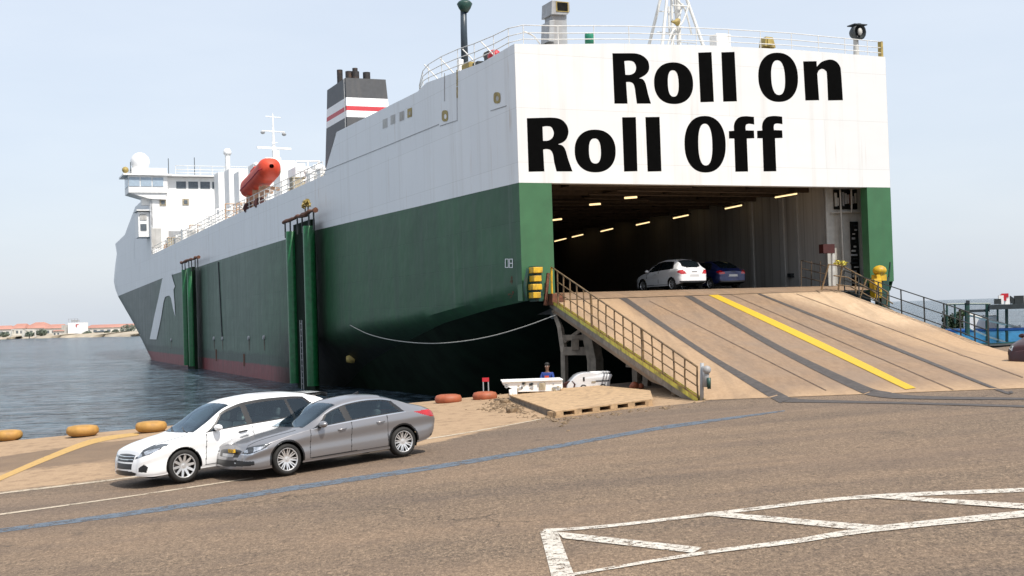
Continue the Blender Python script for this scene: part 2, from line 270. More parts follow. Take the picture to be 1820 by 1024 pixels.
# ------------------------------------------------------------------ mesh builder
class MB:
    def __init__(s): s.v = []; s.f = []; s.m = []
    def add(s, vs, fs, m=0):
        o = len(s.v); s.v += [tuple(p) for p in vs]; s.f += [tuple(i+o for i in f) for f in fs]; s.m += [m]*len(fs); return s
    def box(s, c, size, rz=0, m=0, M=None):
        hx, hy, hz = (q/2 for q in size); A = Matrix.Rotation(rz, 3, 'Z') if M is None else M; c = Vector(c)
        vs = [c + A @ Vector((x*hx, y*hy, z*hz)) for x in (-1, 1) for y in (-1, 1) for z in (-1, 1)]
        return s.add(vs, [(0, 1, 3, 2), (4, 6, 7, 5), (0, 4, 5, 1), (2, 3, 7, 6), (0, 2, 6, 4), (1, 5, 7, 3)], m)
    def bar(s, p, q, w, h=None, m=0, up=(0, 0, 1)):
        p, q = Vector(p), Vector(q); d = (q-p); L = d.length; d.normalize(); u = Vector(up)
        x = d.cross(u)
        if x.length < 1e-4: x = d.cross(Vector((1, 0, 0)))
        x.normalize(); u = x.cross(d); A = Matrix((x, d, u)).transposed()
        return s.box((p+q)/2, (w, L, h or w), M=A, m=m)
    def cyl(s, p, q, r0, r1=None, n=10, m=0, caps=True):
        return s.tube([p, q], [r0, r0 if r1 is None else r1], n, m, caps)
    def tube(s, path, r, n=8, m=0, caps=True):
        path = [Vector(p) for p in path]; o = []; prev = None
        rr = r if hasattr(r, '__len__') else [r]*len(path)
        for i, p in enumerate(path):
            d = (path[min(i+1, len(path)-1)]-path[max(i-1, 0)]).normalized()
            x = d.cross(Vector((0, 0, 1))) if prev is None else prev - d*prev.dot(d)
            if x.length < 1e-4: x = d.cross(Vector((1, 0, 0)))
            x.normalize(); prev = x; y = d.cross(x)
            o.append([p + (x*math.cos(a)+y*math.sin(a))*rr[i] for a in (2*math.pi*k/n for k in range(n))])
        vs = [q for ring in o for q in ring]; fs = []
        for i in range(len(path)-1):
            for k in range(n): fs.append((i*n+k, i*n+(k+1) % n, (i+1)*n+(k+1) % n, (i+1)*n+k))
        if caps: fs += [tuple(range(n-1, -1, -1)), tuple((len(path)-1)*n+k for k in range(n))]
        return s.add(vs, fs, m)
    def lathe(s, c, prof, n=24, m=0, axis='Z', sx=1, sy=1):
        c = Vector(c); vs = []; fs = []
        for r, h in prof:
            for k in range(n):
                a = 2*math.pi*k/n
                p = (r*math.cos(a)*sx, r*math.sin(a)*sy, h)
                if axis == 'Y': p = (p[0], h, -p[1])
                elif axis == 'X': p = (h, p[0], p[1])
                vs.append(c+Vector(p))
        for i in range(len(prof)-1):
            for k in range(n): fs.append((i*n+k, i*n+(k+1) % n, (i+1)*n+(k+1) % n, (i+1)*n+k))
        return s.add(vs, fs, m)
    def sphere(s, c, r, n=16, m=0):
        r = r if hasattr(r, '__len__') else (r, r, r); h = n//2
        vs = []; fs = []
        for i in range(h+1):
            t = math.pi*i/h
            for k in range(n):
                a = 2*math.pi*k/n; vs.append((c[0]+r[0]*math.sin(t)*math.cos(a), c[1]+r[1]*math.sin(t)*math.sin(a), c[2]-r[2]*math.cos(t)))
        for i in range(h):
            for k in range(n): fs.append((i*n+k, i*n+(k+1) % n, (i+1)*n+(k+1) % n, (i+1)*n+k))
        return s.add(vs, fs, m)
    def quad(s, a, b, c, d, m=0): return s.add([a, b, c, d], [(0, 1, 2, 3)], m)
    def prism(s, pts, off, m=0):                       # planar outline pushed along a vector
        n = len(pts); off = Vector(off); a = [Vector(p) for p in pts]; b = [p+off for p in a]
        tr = tessellate_polygon([a]); fs = [tuple(q) for q in tr] + [tuple(i+n for i in reversed(q)) for q in tr]
        fs += [(i, (i+1) % n, (i+1) % n+n, i+n) for i in range(n)]
        return s.add(a+b, fs, m)
    def grid(s, rows, m=0, close=False):               # rows of equal length
        nk = len(rows[0]); vs = [p for r in rows for p in r]; fs = []
        for i in range(len(rows)-1):
            for k in range(nk-1 if not close else nk): fs.append((i*nk+k, i*nk+(k+1) % nk, (i+1)*nk+(k+1) % nk, (i+1)*nk+k))
        return s.add(vs, fs, m)
    def build(s, name, mats, parent=None, smooth=False, world=False, bevel=0, angle=None):
        me = bpy.data.meshes.new(name); vs = s.v
        if world and parent is not None:
            Mi = MAT[parent.name].inverted(); vs = [tuple(Mi @ Vector(p)) for p in vs]
        me.from_pydata(vs, [], s.f); mats = mats if isinstance(mats, (list, tuple)) else [mats]
        for q in mats: me.materials.append(MT[q] if isinstance(q, str) else q)
        if len(mats) > 1: me.polygons.foreach_set('material_index', s.m)
        bm = bmesh.new(); bm.from_mesh(me)
        bmesh.ops.remove_doubles(bm, verts=bm.verts, dist=1e-5); bmesh.ops.recalc_face_normals(bm, faces=bm.faces)
        if smooth:
            for f in bm.faces: f.smooth = True
            if angle:
                for e in bm.edges:
                    if len(e.link_faces) == 2 and e.calc_face_angle(0) > rad(angle): e.smooth = False
        bm.to_mesh(me); bm.free(); me.update()
        o = bpy.data.objects.new(name, me); COL.objects.link(o)
        if parent is not None: o.parent = parent
        if bevel:
            b = o.modifiers.new('bevel', 'BEVEL'); b.width = bevel; b.segments = 2; b.limit_method = 'ANGLE'
        return o
MAT = {}
def setp(o, label=None, cat=None, group=None, kind=None):
    for k, v in (('label', label), ('category', cat), ('group', group), ('kind', kind)):
        if v: o[k] = v
    return o
def thing(name, label, cat, loc=(0, 0, 0), rz=0, group=None, M=None):
    o = bpy.data.objects.new(name, None); COL.objects.link(o); o.empty_display_size = .3
    Mx = M if M is not None else Matrix.Translation(Vector(loc)) @ Matrix.Rotation(rz, 4, 'Z')
    o.matrix_world = Mx; MAT[o.name] = Mx.copy(); return setp(o, label, cat, group)
def solo(mb, name, mats, label, cat, loc, group=None, **kw):      # a thing of one mesh, origin at its base
    Mx = Matrix.Translation(Vector(loc)); mb.v = [tuple(Vector(p)-Vector(loc)) for p in mb.v]
    o = mb.build(name, mats, **kw); o.location = loc; MAT[o.name] = Mx; return setp(o, label, cat, group)
def struct(mb, name, mats, **kw): return setp(mb.build(name, mats, **kw), kind='structure')
def copy_tree(o, parent=None):
    c = o.copy(); COL.objects.link(c); c.parent = parent
    for ch in list(o.children): copy_tree(ch, c)
    return c
def smoothpath(pts, n=8):
    pts = [Vector(p) for p in pts]; out = []
    for i in range(len(pts)-1):
        p0, p1, p2, p3 = pts[max(i-1, 0)], pts[i], pts[i+1], pts[min(i+2, len(pts)-1)]
        for k in range(n):
            t = k/n; out.append(.5*((2*p1)+(p2-p0)*t+(2*p0-5*p1+4*p2-p3)*t*t+(3*p1-p0-3*p2+p3)*t**3))
    return out+[pts[-1]]
def lerp_fn(pts):
    xs, ys = zip(*pts); return lambda x: float(np.interp(x, xs, ys))
MT.update(supp=plain('support_steel', (.24, .20, .155), .7, var=.3, streak=.5, grime=(.07, .05, .035)), carwhite2=carpaint('tractor_white', (.62, .63, .65), 0, .35), boatgreen=plain('boat_green', (.03, .16, .12), .5, var=.4, scale=2, grime=(.04, .05, .05)), green2=plain('stern_green', (.040, .130, .056), .5, var=.10, scale=1.2, streak=.3, grime=(.05, .10, .05)), flap=plain('ramp_flap_steel', (.27, .175, .105), .7, var=.3, grime=(.09, .065, .05)), ochre=plain('ochre_paint', (.36, .27, .08), .6, var=.25, grime=(.16, .11, .05)), ochregrey=plain('dun_paint', (.36, .31, .22), .6, var=.25, grime=(.16, .11, .05)),
 maroon=plain('maroon_enamel', (.055, .012, .010), .5, var=.2), teal=plain('teal_drum', (.02, .22, .13), .45, var=.2), navy=plain('navy_pipe', (.03, .045, .06), .4, var=.2), rail=plain('white_rail', (.66, .65, .62), .45, var=.08), palewin=plain('pale_window', (.34, .42, .50), .12, var=.1), davitbrown=plain('davit_buff', (.42, .27, .17), .6, var=.3))
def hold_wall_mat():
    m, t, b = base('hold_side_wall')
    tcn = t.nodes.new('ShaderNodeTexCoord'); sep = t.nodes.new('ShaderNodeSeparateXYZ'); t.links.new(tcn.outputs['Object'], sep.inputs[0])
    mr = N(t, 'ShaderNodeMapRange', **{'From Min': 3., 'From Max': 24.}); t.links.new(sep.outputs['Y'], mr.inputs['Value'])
    c = mixc(t, mr.outputs[0], (.52, .50, .47), (.12, .11, .10))          # the hold's deepening shade mixed into the colour, darker farther in
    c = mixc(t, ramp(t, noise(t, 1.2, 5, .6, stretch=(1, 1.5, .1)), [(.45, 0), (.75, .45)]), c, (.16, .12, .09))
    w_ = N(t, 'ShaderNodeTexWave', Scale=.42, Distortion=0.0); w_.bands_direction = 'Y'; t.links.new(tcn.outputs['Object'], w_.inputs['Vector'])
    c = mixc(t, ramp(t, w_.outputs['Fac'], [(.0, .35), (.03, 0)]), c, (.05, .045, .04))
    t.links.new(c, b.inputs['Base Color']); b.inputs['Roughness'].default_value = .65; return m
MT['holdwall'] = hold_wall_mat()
# ================================================================== the setting
def yedge(x): return 46.62 + .19*min(max(x, -70), 70)
def polymask(px, py, poly, soft):
    """soft inside mask of a polygon for arrays of points"""
    P = np.array(poly, float); n = len(P); inside = np.zeros(px.shape, bool); dist = np.full(px.shape, 1e9)
    for i in range(n):
        ax, ay = P[i]; bx, by = P[(i+1) % n]
        c = ((ay > py) != (by > py)) & (px < (bx-ax)*(py-ay)/(by-ay+1e-12)+ax); inside ^= c
        dx, dy = bx-ax, by-ay; t = np.clip(((px-ax)*dx+(py-ay)*dy)/(dx*dx+dy*dy+1e-9), 0, 1)
        dist = np.minimum(dist, np.hypot(px-ax-t*dx, py-ay-t*dy))
    sd = np.where(inside, dist, -dist); return np.clip(.5+sd/(2*soft), 0, 1)
def gpoly(pts): return [tuple(ong(*p).xy) for p in pts]
xs = np.concatenate([[-70, -55, -42, -32, -27], np.arange(-24, 24.01, .15), [27, 32, 42, 55, 70]])
ts = np.concatenate([[-1.6, -1.0, -.6, -.35, -.2, -.1], np.linspace(0, 1, 250)])
X = np.repeat(xs[:, None], len(ts), 1); YE = np.array([yedge(x) for x in xs])
Yg = 10+ts[None, :]*(YE[:, None]-10); Z = np.clip(X, -24, 24)*GR
mb = MB(); mb.grid([[(X[i, j], Yg[i, j], Z[i, j]) for j in range(len(ts))] for i in range(len(xs))])
gnd = struct(mb, 'ground', 'ground')
gv = np.empty(len(gnd.data.vertices)*3); gnd.data.vertices.foreach_get('co', gv); gv = gv.reshape(-1, 3)
def mx(*ms): return np.maximum.reduce(ms)
sandm = mx(polymask(gv[:, 0], gv[:, 1], gpoly([(-80, 846), (0, 838), (110, 828), (215, 814), (240, 848), (100, 865), (0, 876), (-80, 888)]), 1.1)*.8,
           polymask(gv[:, 0], gv[:, 1], gpoly([(-90, 790), (-90, 825), (0, 812), (150, 790), (330, 772), (330, 752), (0, 783)]), .6),
           polymask(gv[:, 0], gv[:, 1], gpoly([(560, 732), (770, 709), (870, 700), (1000, 690), (1250, 690), (1252, 714), (1150, 724), (1000, 737), (880, 762), (775, 786), (600, 818), (520, 780)]), .45))
yardm = polymask(gv[:, 0], gv[:, 1], gpoly([(-90, 800), (0, 795), (330, 765), (600, 740), (600, 790), (220, 835), (0, 858), (-90, 868)]), .8)
lanem = polymask(gv[:, 0], gv[:, 1], gpoly([(-90, 905), (0, 892), (775, 790), (1000, 745), (1250, 720), (1400, 716), (1820, 700), (1820, 722), (1390, 730), (700, 836), (0, 941), (-90, 955)]), 1.2)
def setmask(o, *ch):
    a = o.data.color_attributes.new('mask', 'FLOAT_COLOR', 'POINT'); n = len(o.data.vertices)
    c = np.zeros((n, 4), np.float32); c[:, 3] = 1
    for i, m in enumerate(ch): c[:, i] = m
    a.data.foreach_set('color', c.ravel())
setmask(gnd, sandm, yardm, lanem)
# the quay's face below the edge
mb = MB(); ed = [(x, yedge(x), gz(x)) for x in range(-70, 71, 2)]
mb.grid([[(x, y, z-.004) for x, y, z in ed], [(x, y+.02, z-.35) for x, y, z in ed], [(x, y+.02, -4.5) for x, y, z in ed]])
struct(mb, 'quay_wall', 'concg')
mb = MB(); mb.quad((-12000, 30, -1.85), (12000, 30, -1.85), (12000, 15000, -1.85), (-12000, 15000, -1.85)); struct(mb, 'water', 'water')

# painted lines: each given by its two edges
_lay = [0]
def paint(name, edges, mat, n=10):
    _lay[0] += 1; dz = .004+.0012*_lay[0]; mb = MB()
    for U, L in edges:
        u = smoothpath([(*q, 0) for q in U], n) if len(U) > 2 else [Vector((*U[0], 0)).lerp(Vector((*U[1], 0)), k/n) for k in range(n+1)]
        l = smoothpath([(*q, 0) for q in L], n) if len(L) > 2 else [Vector((*L[0], 0)).lerp(Vector((*L[1], 0)), k/n) for k in range(n+1)]
        mb.grid([[ong(p.x, p.y)+Vector((0, 0, dz)) for p in u], [ong(p.x, p.y)+Vector((0, 0, dz)) for p in l]])
    return struct(mb, name, mat)
paint('blue_line', [([(-80, 951), (0, 940), (300, 899), (500, 867), (775, 826), (900, 806), (1150, 762), (1223, 751), (1395, 729.5)],
                     [(-80, 958), (0, 947), (300, 907.5), (500, 875.5), (775, 834), (900, 813), (1150, 768), (1223, 757), (1395, 731.5)])], 'bline')
paint('white_line', [([(-60, 884), (0, 876), (200, 852), (400, 824), (600, 799), (775, 777), (900, 756), (1000, 737)],
                      [(-60, 887), (0, 878.6), (200, 854.3), (400, 826), (600, 801), (775, 779), (900, 757.5), (1000, 738.2)])], 'wthin')
paint('white_line', [([(-60, 922), (0, 913.6), (180, 889), (330, 867), (450, 849)], [(-60, 925), (0, 916.3), (180, 891), (330, 869), (450, 850.5)])], 'wthin')
paint('yellow_line', [([(-20, 855), (0, 846.5), (80, 812), (163, 781), (245, 769)], [(-20, 865), (0, 855), (85, 819), (170, 788), (247, 774)])], 'yfade')
q = lambda x, y: (900+x/1.978, 660+y/1.978)
paint('white_hatching', [([q(118, 565), q(158, 722), q(175, 790)], [q(178, 560), q(240, 722), q(270, 790)])], 'wline')
paint('white_hatching', [([q(130, 557), q(360, 541), q(800, 489), (1240+287, 882), (1820, 868.5), (1900, 865)], [q(132, 566), q(360, 551), q(800, 500), (1527, 888.5), (1820, 875.5), (1900, 872)])], 'wline')
paint('white_hatching', [([q(232, 713), q(690, 636), q(1000, 594), q(1300, 547), q(1840, 490), q(2000, 472)], [q(236, 721), q(690, 648), q(1000, 610), q(1300, 567), q(1840, 513), q(2000, 497)])], 'wline')
paint('white_hatching', [([q(178, 567), q(690, 623)], [q(200, 590), q(655, 642)])], 'wline')
paint('white_hatching', [([q(735, 497), q(1325, 547)], [q(660, 506), q(1265, 564)])], 'wline')
paint('white_hatching', [([q(1345, 440), q(1980, 478)], [q(1240, 444), q(1980, 500)])], 'wline')

# far shore -------------------------------------------------------
YF = 640.0
def far(x, y, Y=YF): return atY(x, y, Y)
mb = MB(); rows = []
for k in range(31):
    x = -160+k*15.5
    yw = 603-x*.022 if x > 0 else 603; wl = onz(x, yw+R.uniform(-.7, .7), -1.85)
    rows.append([wl+Vector((0, -2, -.6)), wl+Vector((0, 3, .9)), wl+Vector((0, 40, 1.6+R.uniform(0, .5))), wl+Vector((0, 400, 3))])
mb.grid(rows); struct(mb, 'far_shore', 'shore', smooth=True)
def leafcloud(mb, c, rx, ry, rz_, n, size, m=0, rnd=R, lo=-.85):
    for _ in range(n):
        while 1:
            p = Vector((rnd.uniform(-1, 1), rnd.uniform(-1, 1), rnd.uniform(lo, 1)))
            if .25 < p.length < 1: break
        p = Vector((c[0]+p.x*rx, c[1]+p.y*ry, c[2]+p.z*rz_)); s = size*rnd.uniform(.6, 1.4)
        a = Vector((rnd.gauss(0, 1), rnd.gauss(0, 1), rnd.gauss(0, 1))).normalized(); b = a.orthogonal().normalized(); d = a.cross(b)
        mb.quad(p-b*s, p-d*s*.5, p+b*s, p+d*s*.5, m)
def house(name, label, x0, x1, yb, ye, yr, depth, wall='wallfar', roof='roofred', Y=YF, nwin=5, hip=.12, group=None, cat='warehouse'):
    a, b = far(x0, yb, Y), far(x1, yb, Y); ze = far((x0+x1)/2, ye, Y).z; zr = far((x0+x1)/2, yr, Y).z
    z0 = min(a.z, b.z)-.6; c = ((a.x+b.x)/2, Y+depth/2, z0); L = b.x-a.x
    t = thing(name, label, cat, c, 0, group)
    MB().box((0, 0, (ze-z0)/2), (L, depth, ze-z0)).build('wall', wall, t)
    h, e = ze-z0, .5; mb = MB(); k = L*hip
    p = [(-L/2-e, -depth/2-e, h), (L/2+e, -depth/2-e, h), (L/2+e, depth/2+e, h), (-L/2-e, depth/2+e, h), (-L/2+k, 0, zr-z0), (L/2-k, 0, zr-z0)]
    mb.add(p, [(0, 1, 5, 4), (2, 3, 4, 5), (1, 2, 5), (3, 0, 4), (3, 2, 1, 0)]).build('roof', roof, t)
    for i in range(nwin):
        x = -L/2+(i+.5)*L/nwin; ww = min(3.2, L/nwin*.5)
        wn = MB().box((x, -depth/2-.04, h*.52), (ww, .12, h*.36)).build('window', 'windowfar', t)
    return t
G1 = 'red roofed warehouses on the far shore'
house('warehouse', 'long red roofed warehouse at the left edge of the far shore', -45, 19, 596, 586, 579.5, 14, Y=668, nwin=6)
house('warehouse', 'red roofed warehouse second from the left on the far shore', 19, 42, 595, 584, 575.5, 14, Y=672, nwin=3)
house('warehouse', 'tall red hipped roof warehouse left of the white silo block', 41, 80, 595, 583.5, 573, 18, Y=676, nwin=4, hip=.3)
house('warehouse', 'lower red roofed warehouse touching the white block on its left', 80, 110, 594, 583.5, 576.5, 14, Y=672, nwin=3)
house('warehouse', 'long low red roofed warehouse between white block and ship bow', 151, 236, 591, 582, 576.5, 14, Y=660, nwin=7, hip=.05)
house('shed', 'small cream shed in front of the white block on the far shore', 94, 107, 597.5, 588.5, 586.5, 6, Y=628, nwin=2, cat='shed')
house('shed', 'dark low shed on the sand right of the white block', 169, 185, 594.5, 589, 588, 6, 'windowfar', 'windowfar', Y=632, nwin=2, cat='shed')
a = far(121, 596.5); b = far(145, 596); h = 26.5*YF/2200
t = thing('white_block', 'white windowless tower block with a railed top on the far shore', 'building', ((a.x+b.x)/2, YF+5, a.z-.6))
MB().box((0, 0, h/2-.6), (b.x-a.x, 10, h)).build('wall', 'wallwhite', t)
MB().box((-5.2, .6, h*.45-.6), (4.4, 8, h*.84)).build('annex', 'lgrey', t)
mb = MB(); mb.box((-.6, -2, h+.25), (3.4, 3, 1.2)); [mb.bar((x, -4.6, h-.8), (x, -4.6, h+1.4), .14) for x in (-3.2, -1.6, 0, 1.6)]; mb.bar((-3.3, -4.6, h+1.4), (1.7, -4.6, h+1.4), .14); mb.build('roof_hut', 'grey', t)
mb = MB(); mb.box((0.9, -5.06, h-2.2), (.5, .1, 1.5)); mb.box((1.5, -5.06, h-1.6), (1.2, .1, .4)); mb.build('wall_mark', 'red', t)
for (x, y0, y1, xw, lab) in [(7, 590.5, 599, 20, 'dark green hedge at the left end of the far shore'), (52, 590, 598.5, 18, 'dark green hedge below the tall red warehouse'), (74, 585.5, 597.5, 22, 'tall dense green tree left of the cream shed'),
        (155, 589, 595, 16, 'low scrubby tree right of the white block'), (205, 586, 594.5, 13, 'small round tree on the shore near the ship bow'), (229, 577, 595, 32, 'large spreading green tree beside the ship bow'), (190, 588.5, 594.5, 9, 'small yellowish tree beside the dark shed')]:
    b_ = far(x, y1, 622); hh = (y1-y0)*622/2200; rr = xw*.5*622/2200
    t = thing('tree', lab, 'tree', (b_.x, 622, b_.z-.4))
    mb = MB(); leafcloud(mb, (0, 0, hh*.55+.3), rr, rr*.7, hh*.5, 320, .48, lo=-1); leafcloud(mb, (rr*.3, 0, hh*.75), rr*.6, rr*.5, hh*.35, 120, .45); mb.build('crown', 'farleaf', t)
    MB().cyl((0, 0, -.4), (0, 0, hh*.5), .25, .12, 6).build('trunk', 'bark', t)
for (x0, x1, y0, y1, lab) in [(18, 40, 586, 599, 'white pipe frame standing left among the shore hedges'), (42, 63, 586, 599, 'white pipe frame standing right among the shore hedges')]:
    a, b = far(x0, y1, 615), far(x1, y1, 615); h = (y1-y0)*615/2200; t = MB()
    t.bar(a, a+Vector((1, 0, h)), .5); t.bar(b, b+Vector((0, 0, h)), .5); t.bar(a+Vector((1, 0, h)), b+Vector((0, 0, h)), .5)
    solo(t, 'pipe_frame', 'wallfar', lab, 'frame', a)

# ------------------------------------------------------------------ loading ramp
k = math.hypot(.397, .918); FW = Vector((-.397/k, .918/k, 0)); SB = Vector((.918/k, .397/k, 0))
SO = atY(922, 325, 54.0); SO.z = 0       # the ship's port stern corner
def sternP(x, y, s=0.0): return onplane(x, y, SO+FW*s, FW)
def portP(x, y, b=0.0):
    P = onplane(x, y, SO+SB*b, SB); d = P-SO; return Vector((b, d.dot(FW), P.z))
def sternL(x, y, s=0.0):
    P = sternP(x, y, s); return Vector(((P-SO).dot(SB), s, P.z))
L0 = sternP(984, 534, -.5); BL = ong(1250, 712); BL.z += .012
R0 = sternP(1492, 517, -.5); R05 = atY(1672, 583, 51.5); R1 = ong(1820, 632); R1.z += .015; R15 = Vector((19.6, 36, gz(19.6)+.014)); BR = Vector((21, 27.2, gz(21)+.012))
NT, NU = 64, 48
def Ledge(t): return L0.lerp(BL, t)
_rp = smoothpath([R0, R05, R1, R15, BR], 16)
def Redge(t): f = t*(len(_rp)-1); i = min(int(f), len(_rp)-2); return _rp[i].lerp(_rp[i+1], f-i)
def rpt(t, u):
    p = Ledge(t).lerp(Redge(t), u); g = gz(p.x)+.012
    if p.z < g: p.z = g
    return p
rows = [[rpt(i/NT, j/NU) for j in range(NU+1)] for i in range(NT+1)]
ramp_root = thing('loading_ramp', 'wide tan stern ramp with yellow centre line leading up into the ship', 'ramp', BL)
mb = MB(); mb.grid(rows)
low = [[p-Vector((0, 0, max(.006, min(.55, (p.z-gz(p.x))*.6)))) for p in r] for r in rows]
mb.grid(low)
for ed_ in ([r[0] for r in rows], [r[0] for r in low]), ([r[-1] for r in rows], [r[-1] for r in low]), (rows[0], low[0]): mb.grid(list(ed_))
dk = mb.build('ramp_deck', 'ramp', ramp_root, world=True)
vv = [MAT[ramp_root.name] @ v.co for v in dk.data.vertices]
def proj(P):
    d = P-CAM; z = d.dot(cF); return 910+FPX*d.dot(cR)/z, 512-FPX*d.dot(cU)/z
pxy = np.array([proj(p) for p in vv])
setmask(dk, polymask(pxy[:, 0], pxy[:, 1], [(1345, 519), (1495, 512), (1680, 584), (1640, 580), (1570, 580), (1470, 548), (1400, 530)], 9),
        mx(polymask(pxy[:, 0], pxy[:, 1], [(975, 530), (1090, 526), (1385, 712), (1240, 730)], 9)*.75, polymask(pxy[:, 0], pxy[:, 1], [(1400, 698), (1820, 680), (1950, 640), (1950, 720), (1400, 725)], 12), polymask(pxy[:, 0], pxy[:, 1], [(1560, 590), (1680, 580), (1950, 650), (1950, 700), (1750, 650)], 14)*.8))
rb = BVHTree.FromPolygons([tuple(p) for r in rows for p in r], [(i*(NU+1)+j, i*(NU+1)+j+1, (i+1)*(NU+1)+j+1, (i+1)*(NU+1)+j) for i in range(NT) for j in range(NU)])
def onramp(x, y, dz=.012):
    h = rb.ray_cast(CAM, ray(x, y).normalized())
    while h[0] is None and y < 560 and x < 1660: y += .5; h = rb.ray_cast(CAM, ray(x, y).normalized())
    P = h[0] if h[0] is not None else ong(x, y)
    g = ong(x, y)
    if (g-CAM).length < (P-CAM).length: P = g
    return P+Vector((0, 0, dz))
_rl = [0]
def rstrip(name, U, L, mat, n=24):
    _rl[0] += 1; mb = MB(); out = []
    for E in (U, L):
        e = smoothpath([(*q_, 0) for q_ in E], n) if len(E) > 2 else [Vector((*E[0], 0)).lerp(Vector((*E[1], 0)), i/n) for i in range(n+1)]
        out.append([onramp(p.x, p.y, .010+.0015*_rl[0]) for p in e])
    mb.grid(out); return mb.build(name, mat, ramp_root, world=True)
rstrip('tar_strip', [(1096, 527), (1249, 631), (1372, 709), (1392, 715), (1430, 716), (1600, 718.5), (1830, 725)], [(1110, 527), (1264, 631), (1392, 701), (1414, 708.5), (1445, 711), (1600, 715), (1830, 721.5)], 'tar')  # shadow lines of cables, painted on as dark strips over ramp and ground
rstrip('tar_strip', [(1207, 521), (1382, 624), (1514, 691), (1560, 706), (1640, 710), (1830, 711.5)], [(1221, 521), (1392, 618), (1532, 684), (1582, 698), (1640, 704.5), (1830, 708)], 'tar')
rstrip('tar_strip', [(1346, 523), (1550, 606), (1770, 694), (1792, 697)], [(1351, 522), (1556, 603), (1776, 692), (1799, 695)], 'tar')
rstrip('centre_line', [(1251, 521), (1432, 607), (1610, 693)], [(1268, 520.5), (1445, 601), (1628, 690.5)], 'yline')
for A, B in (((1153, 535), (1468, 695)), ((1297, 523), (1694, 694)), ((1415, 523), (1818, 672))):
    rstrip('deck_joint', [A, B], [(A[0]+.7, A[1]-.4), (B[0]+1.3, B[1]-.7)], 'seam')
# left guard rail, one mesh per post
gr = MB(); N_P = 18; tops = []
def gh(t): return 1.42-.55*t
def sway(i): return Vector((R.uniform(-.05, .05), R.uniform(-.1, .1), 0))
rail_root = None
pts_t = [.0+.985*i/(N_P-1) for i in range(N_P)]
for hfr in (1.0, .66, .34):
    path = [Ledge(t)+Vector((-.05, 0, .04+gh(t)*hfr)) for t in (pts_t if hfr == 1 else pts_t[1:])]
    gr.tube(path, .032 if hfr == 1 else .022, 6)
grail = gr.build('guard_rail', 'railb', ramp_root, world=True, smooth=True)
for i, t in enumerate(pts_t):
    b_ = Ledge(t)+Vector((-.05, 0, -.3)); tp = Ledge(t)+Vector((-.05, 0, .04+gh(t)))
    mid = b_.lerp(tp, .6)+sway(i)*.5
    o = MB().tube([b_, mid, tp], .03 if i % 6 else .05, 6).build('post', 'railb' if i else 'yellow', None); MAT[o.name] = Matrix()
    o.data.transform(MAT[ramp_root.name].inverted()); o.parent = grail
mb = MB(); P = [Ledge(t) for t in np.linspace(-.02, 1, 24)]
mb.grid([[p+Vector((-.16, 0, .06)) for p in P], [p+Vector((-.16, 0, -.09)) for p in P], [p+Vector((-.0, 0, -.09)) for p in P], [p+Vector((.02, 0, .05)) for p in P]], close=False)
mb.build('kick_plate', 'stringer', ramp_root, world=True)
mb = MB(); off = lambda p, a: p+Vector((a, 0, 0))
mb.grid([[off(p, -.10)+Vector((0, 0, -.09)) for p in P], [off(p, -.10)-Vector((0, 0, max(.1, min(.34, (p.z-gz(p.x)))))) for p in P], [off(p, .06)-Vector((0, 0, max(.1, min(.34, (p.z-gz(p.x)))))) for p in P]])
mb.build('side_girder', 'supp', ramp_root, world=True)
# rail end post with wrapped fittings
e = Ledge(.99); mb = MB(); mb.bar(e+Vector((0, -.1, -.1)), e+Vector((.05, -.1, 1.05)), .10); mb.cyl(e+Vector((.12, -.2, .35)), e+Vector((.14, -.2, .95)), .09, .11, 10); mb.sphere(e+Vector((.16, -.25, .85)), .13, 10)
mb.build('rail_end_post', 'grey', ramp_root, world=True, smooth=True)
MB().cyl(e+Vector((.2, -.3, .30)), e+Vector((.2, -.3, .62)), .055, .06, 10).build('end_bottle', 'dkgreen', ramp_root, world=True, smooth=True)
# right rail
P = [Redge(t) for t in np.linspace(.02, .40, 9)]
mb = MB()
for h in (1.05, .6, .12): mb.tube([p+Vector((.05, 0, h)) for p in P], .024, 6)
rr = mb.build('guard_rail', 'dark', ramp_root, world=True, smooth=True)
for p in P:
    o = MB().bar(p+Vector((.05, 0, -.2)), p+Vector((.05, 0, 1.05)), .05).build('post', 'dark', None)
    o.data.transform(MAT[ramp_root.name].inverted()); o.parent = rr
# bent frame at the top right of the ramp
def fr(x, y, s): return sternP(x, y, s)
mb = MB(); A = [(1462, 515), (1473, 470), (1497, 473), (1540, 496), (1578, 520)]
for dx, dy in ((0, 0), (9, 20), (14, 36)):
    mb.tube([fr(x+dx, y+dy, -1.0) for x, y in A[1:]], .035, 6)
for x0, y0, x1, y1 in ((1473, 470, 1460, 516), (1497, 473, 1490, 516), (1520, 486, 1521, 523), (1540, 496, 1528, 530), (1560, 508, 1557, 537), (1578, 520, 1576, 545)): mb.bar(fr(x0, y0, -1), fr(x1, y1, -1), .06)
mb.build('hand_rail', 'railb', ramp_root, world=True)
mb = MB(); leafcloud(mb, fr(1494, 468, -.9), .35, .3, .16, 70, .08); mb.build('rope_bundle', 'stringer', ramp_root, world=True)
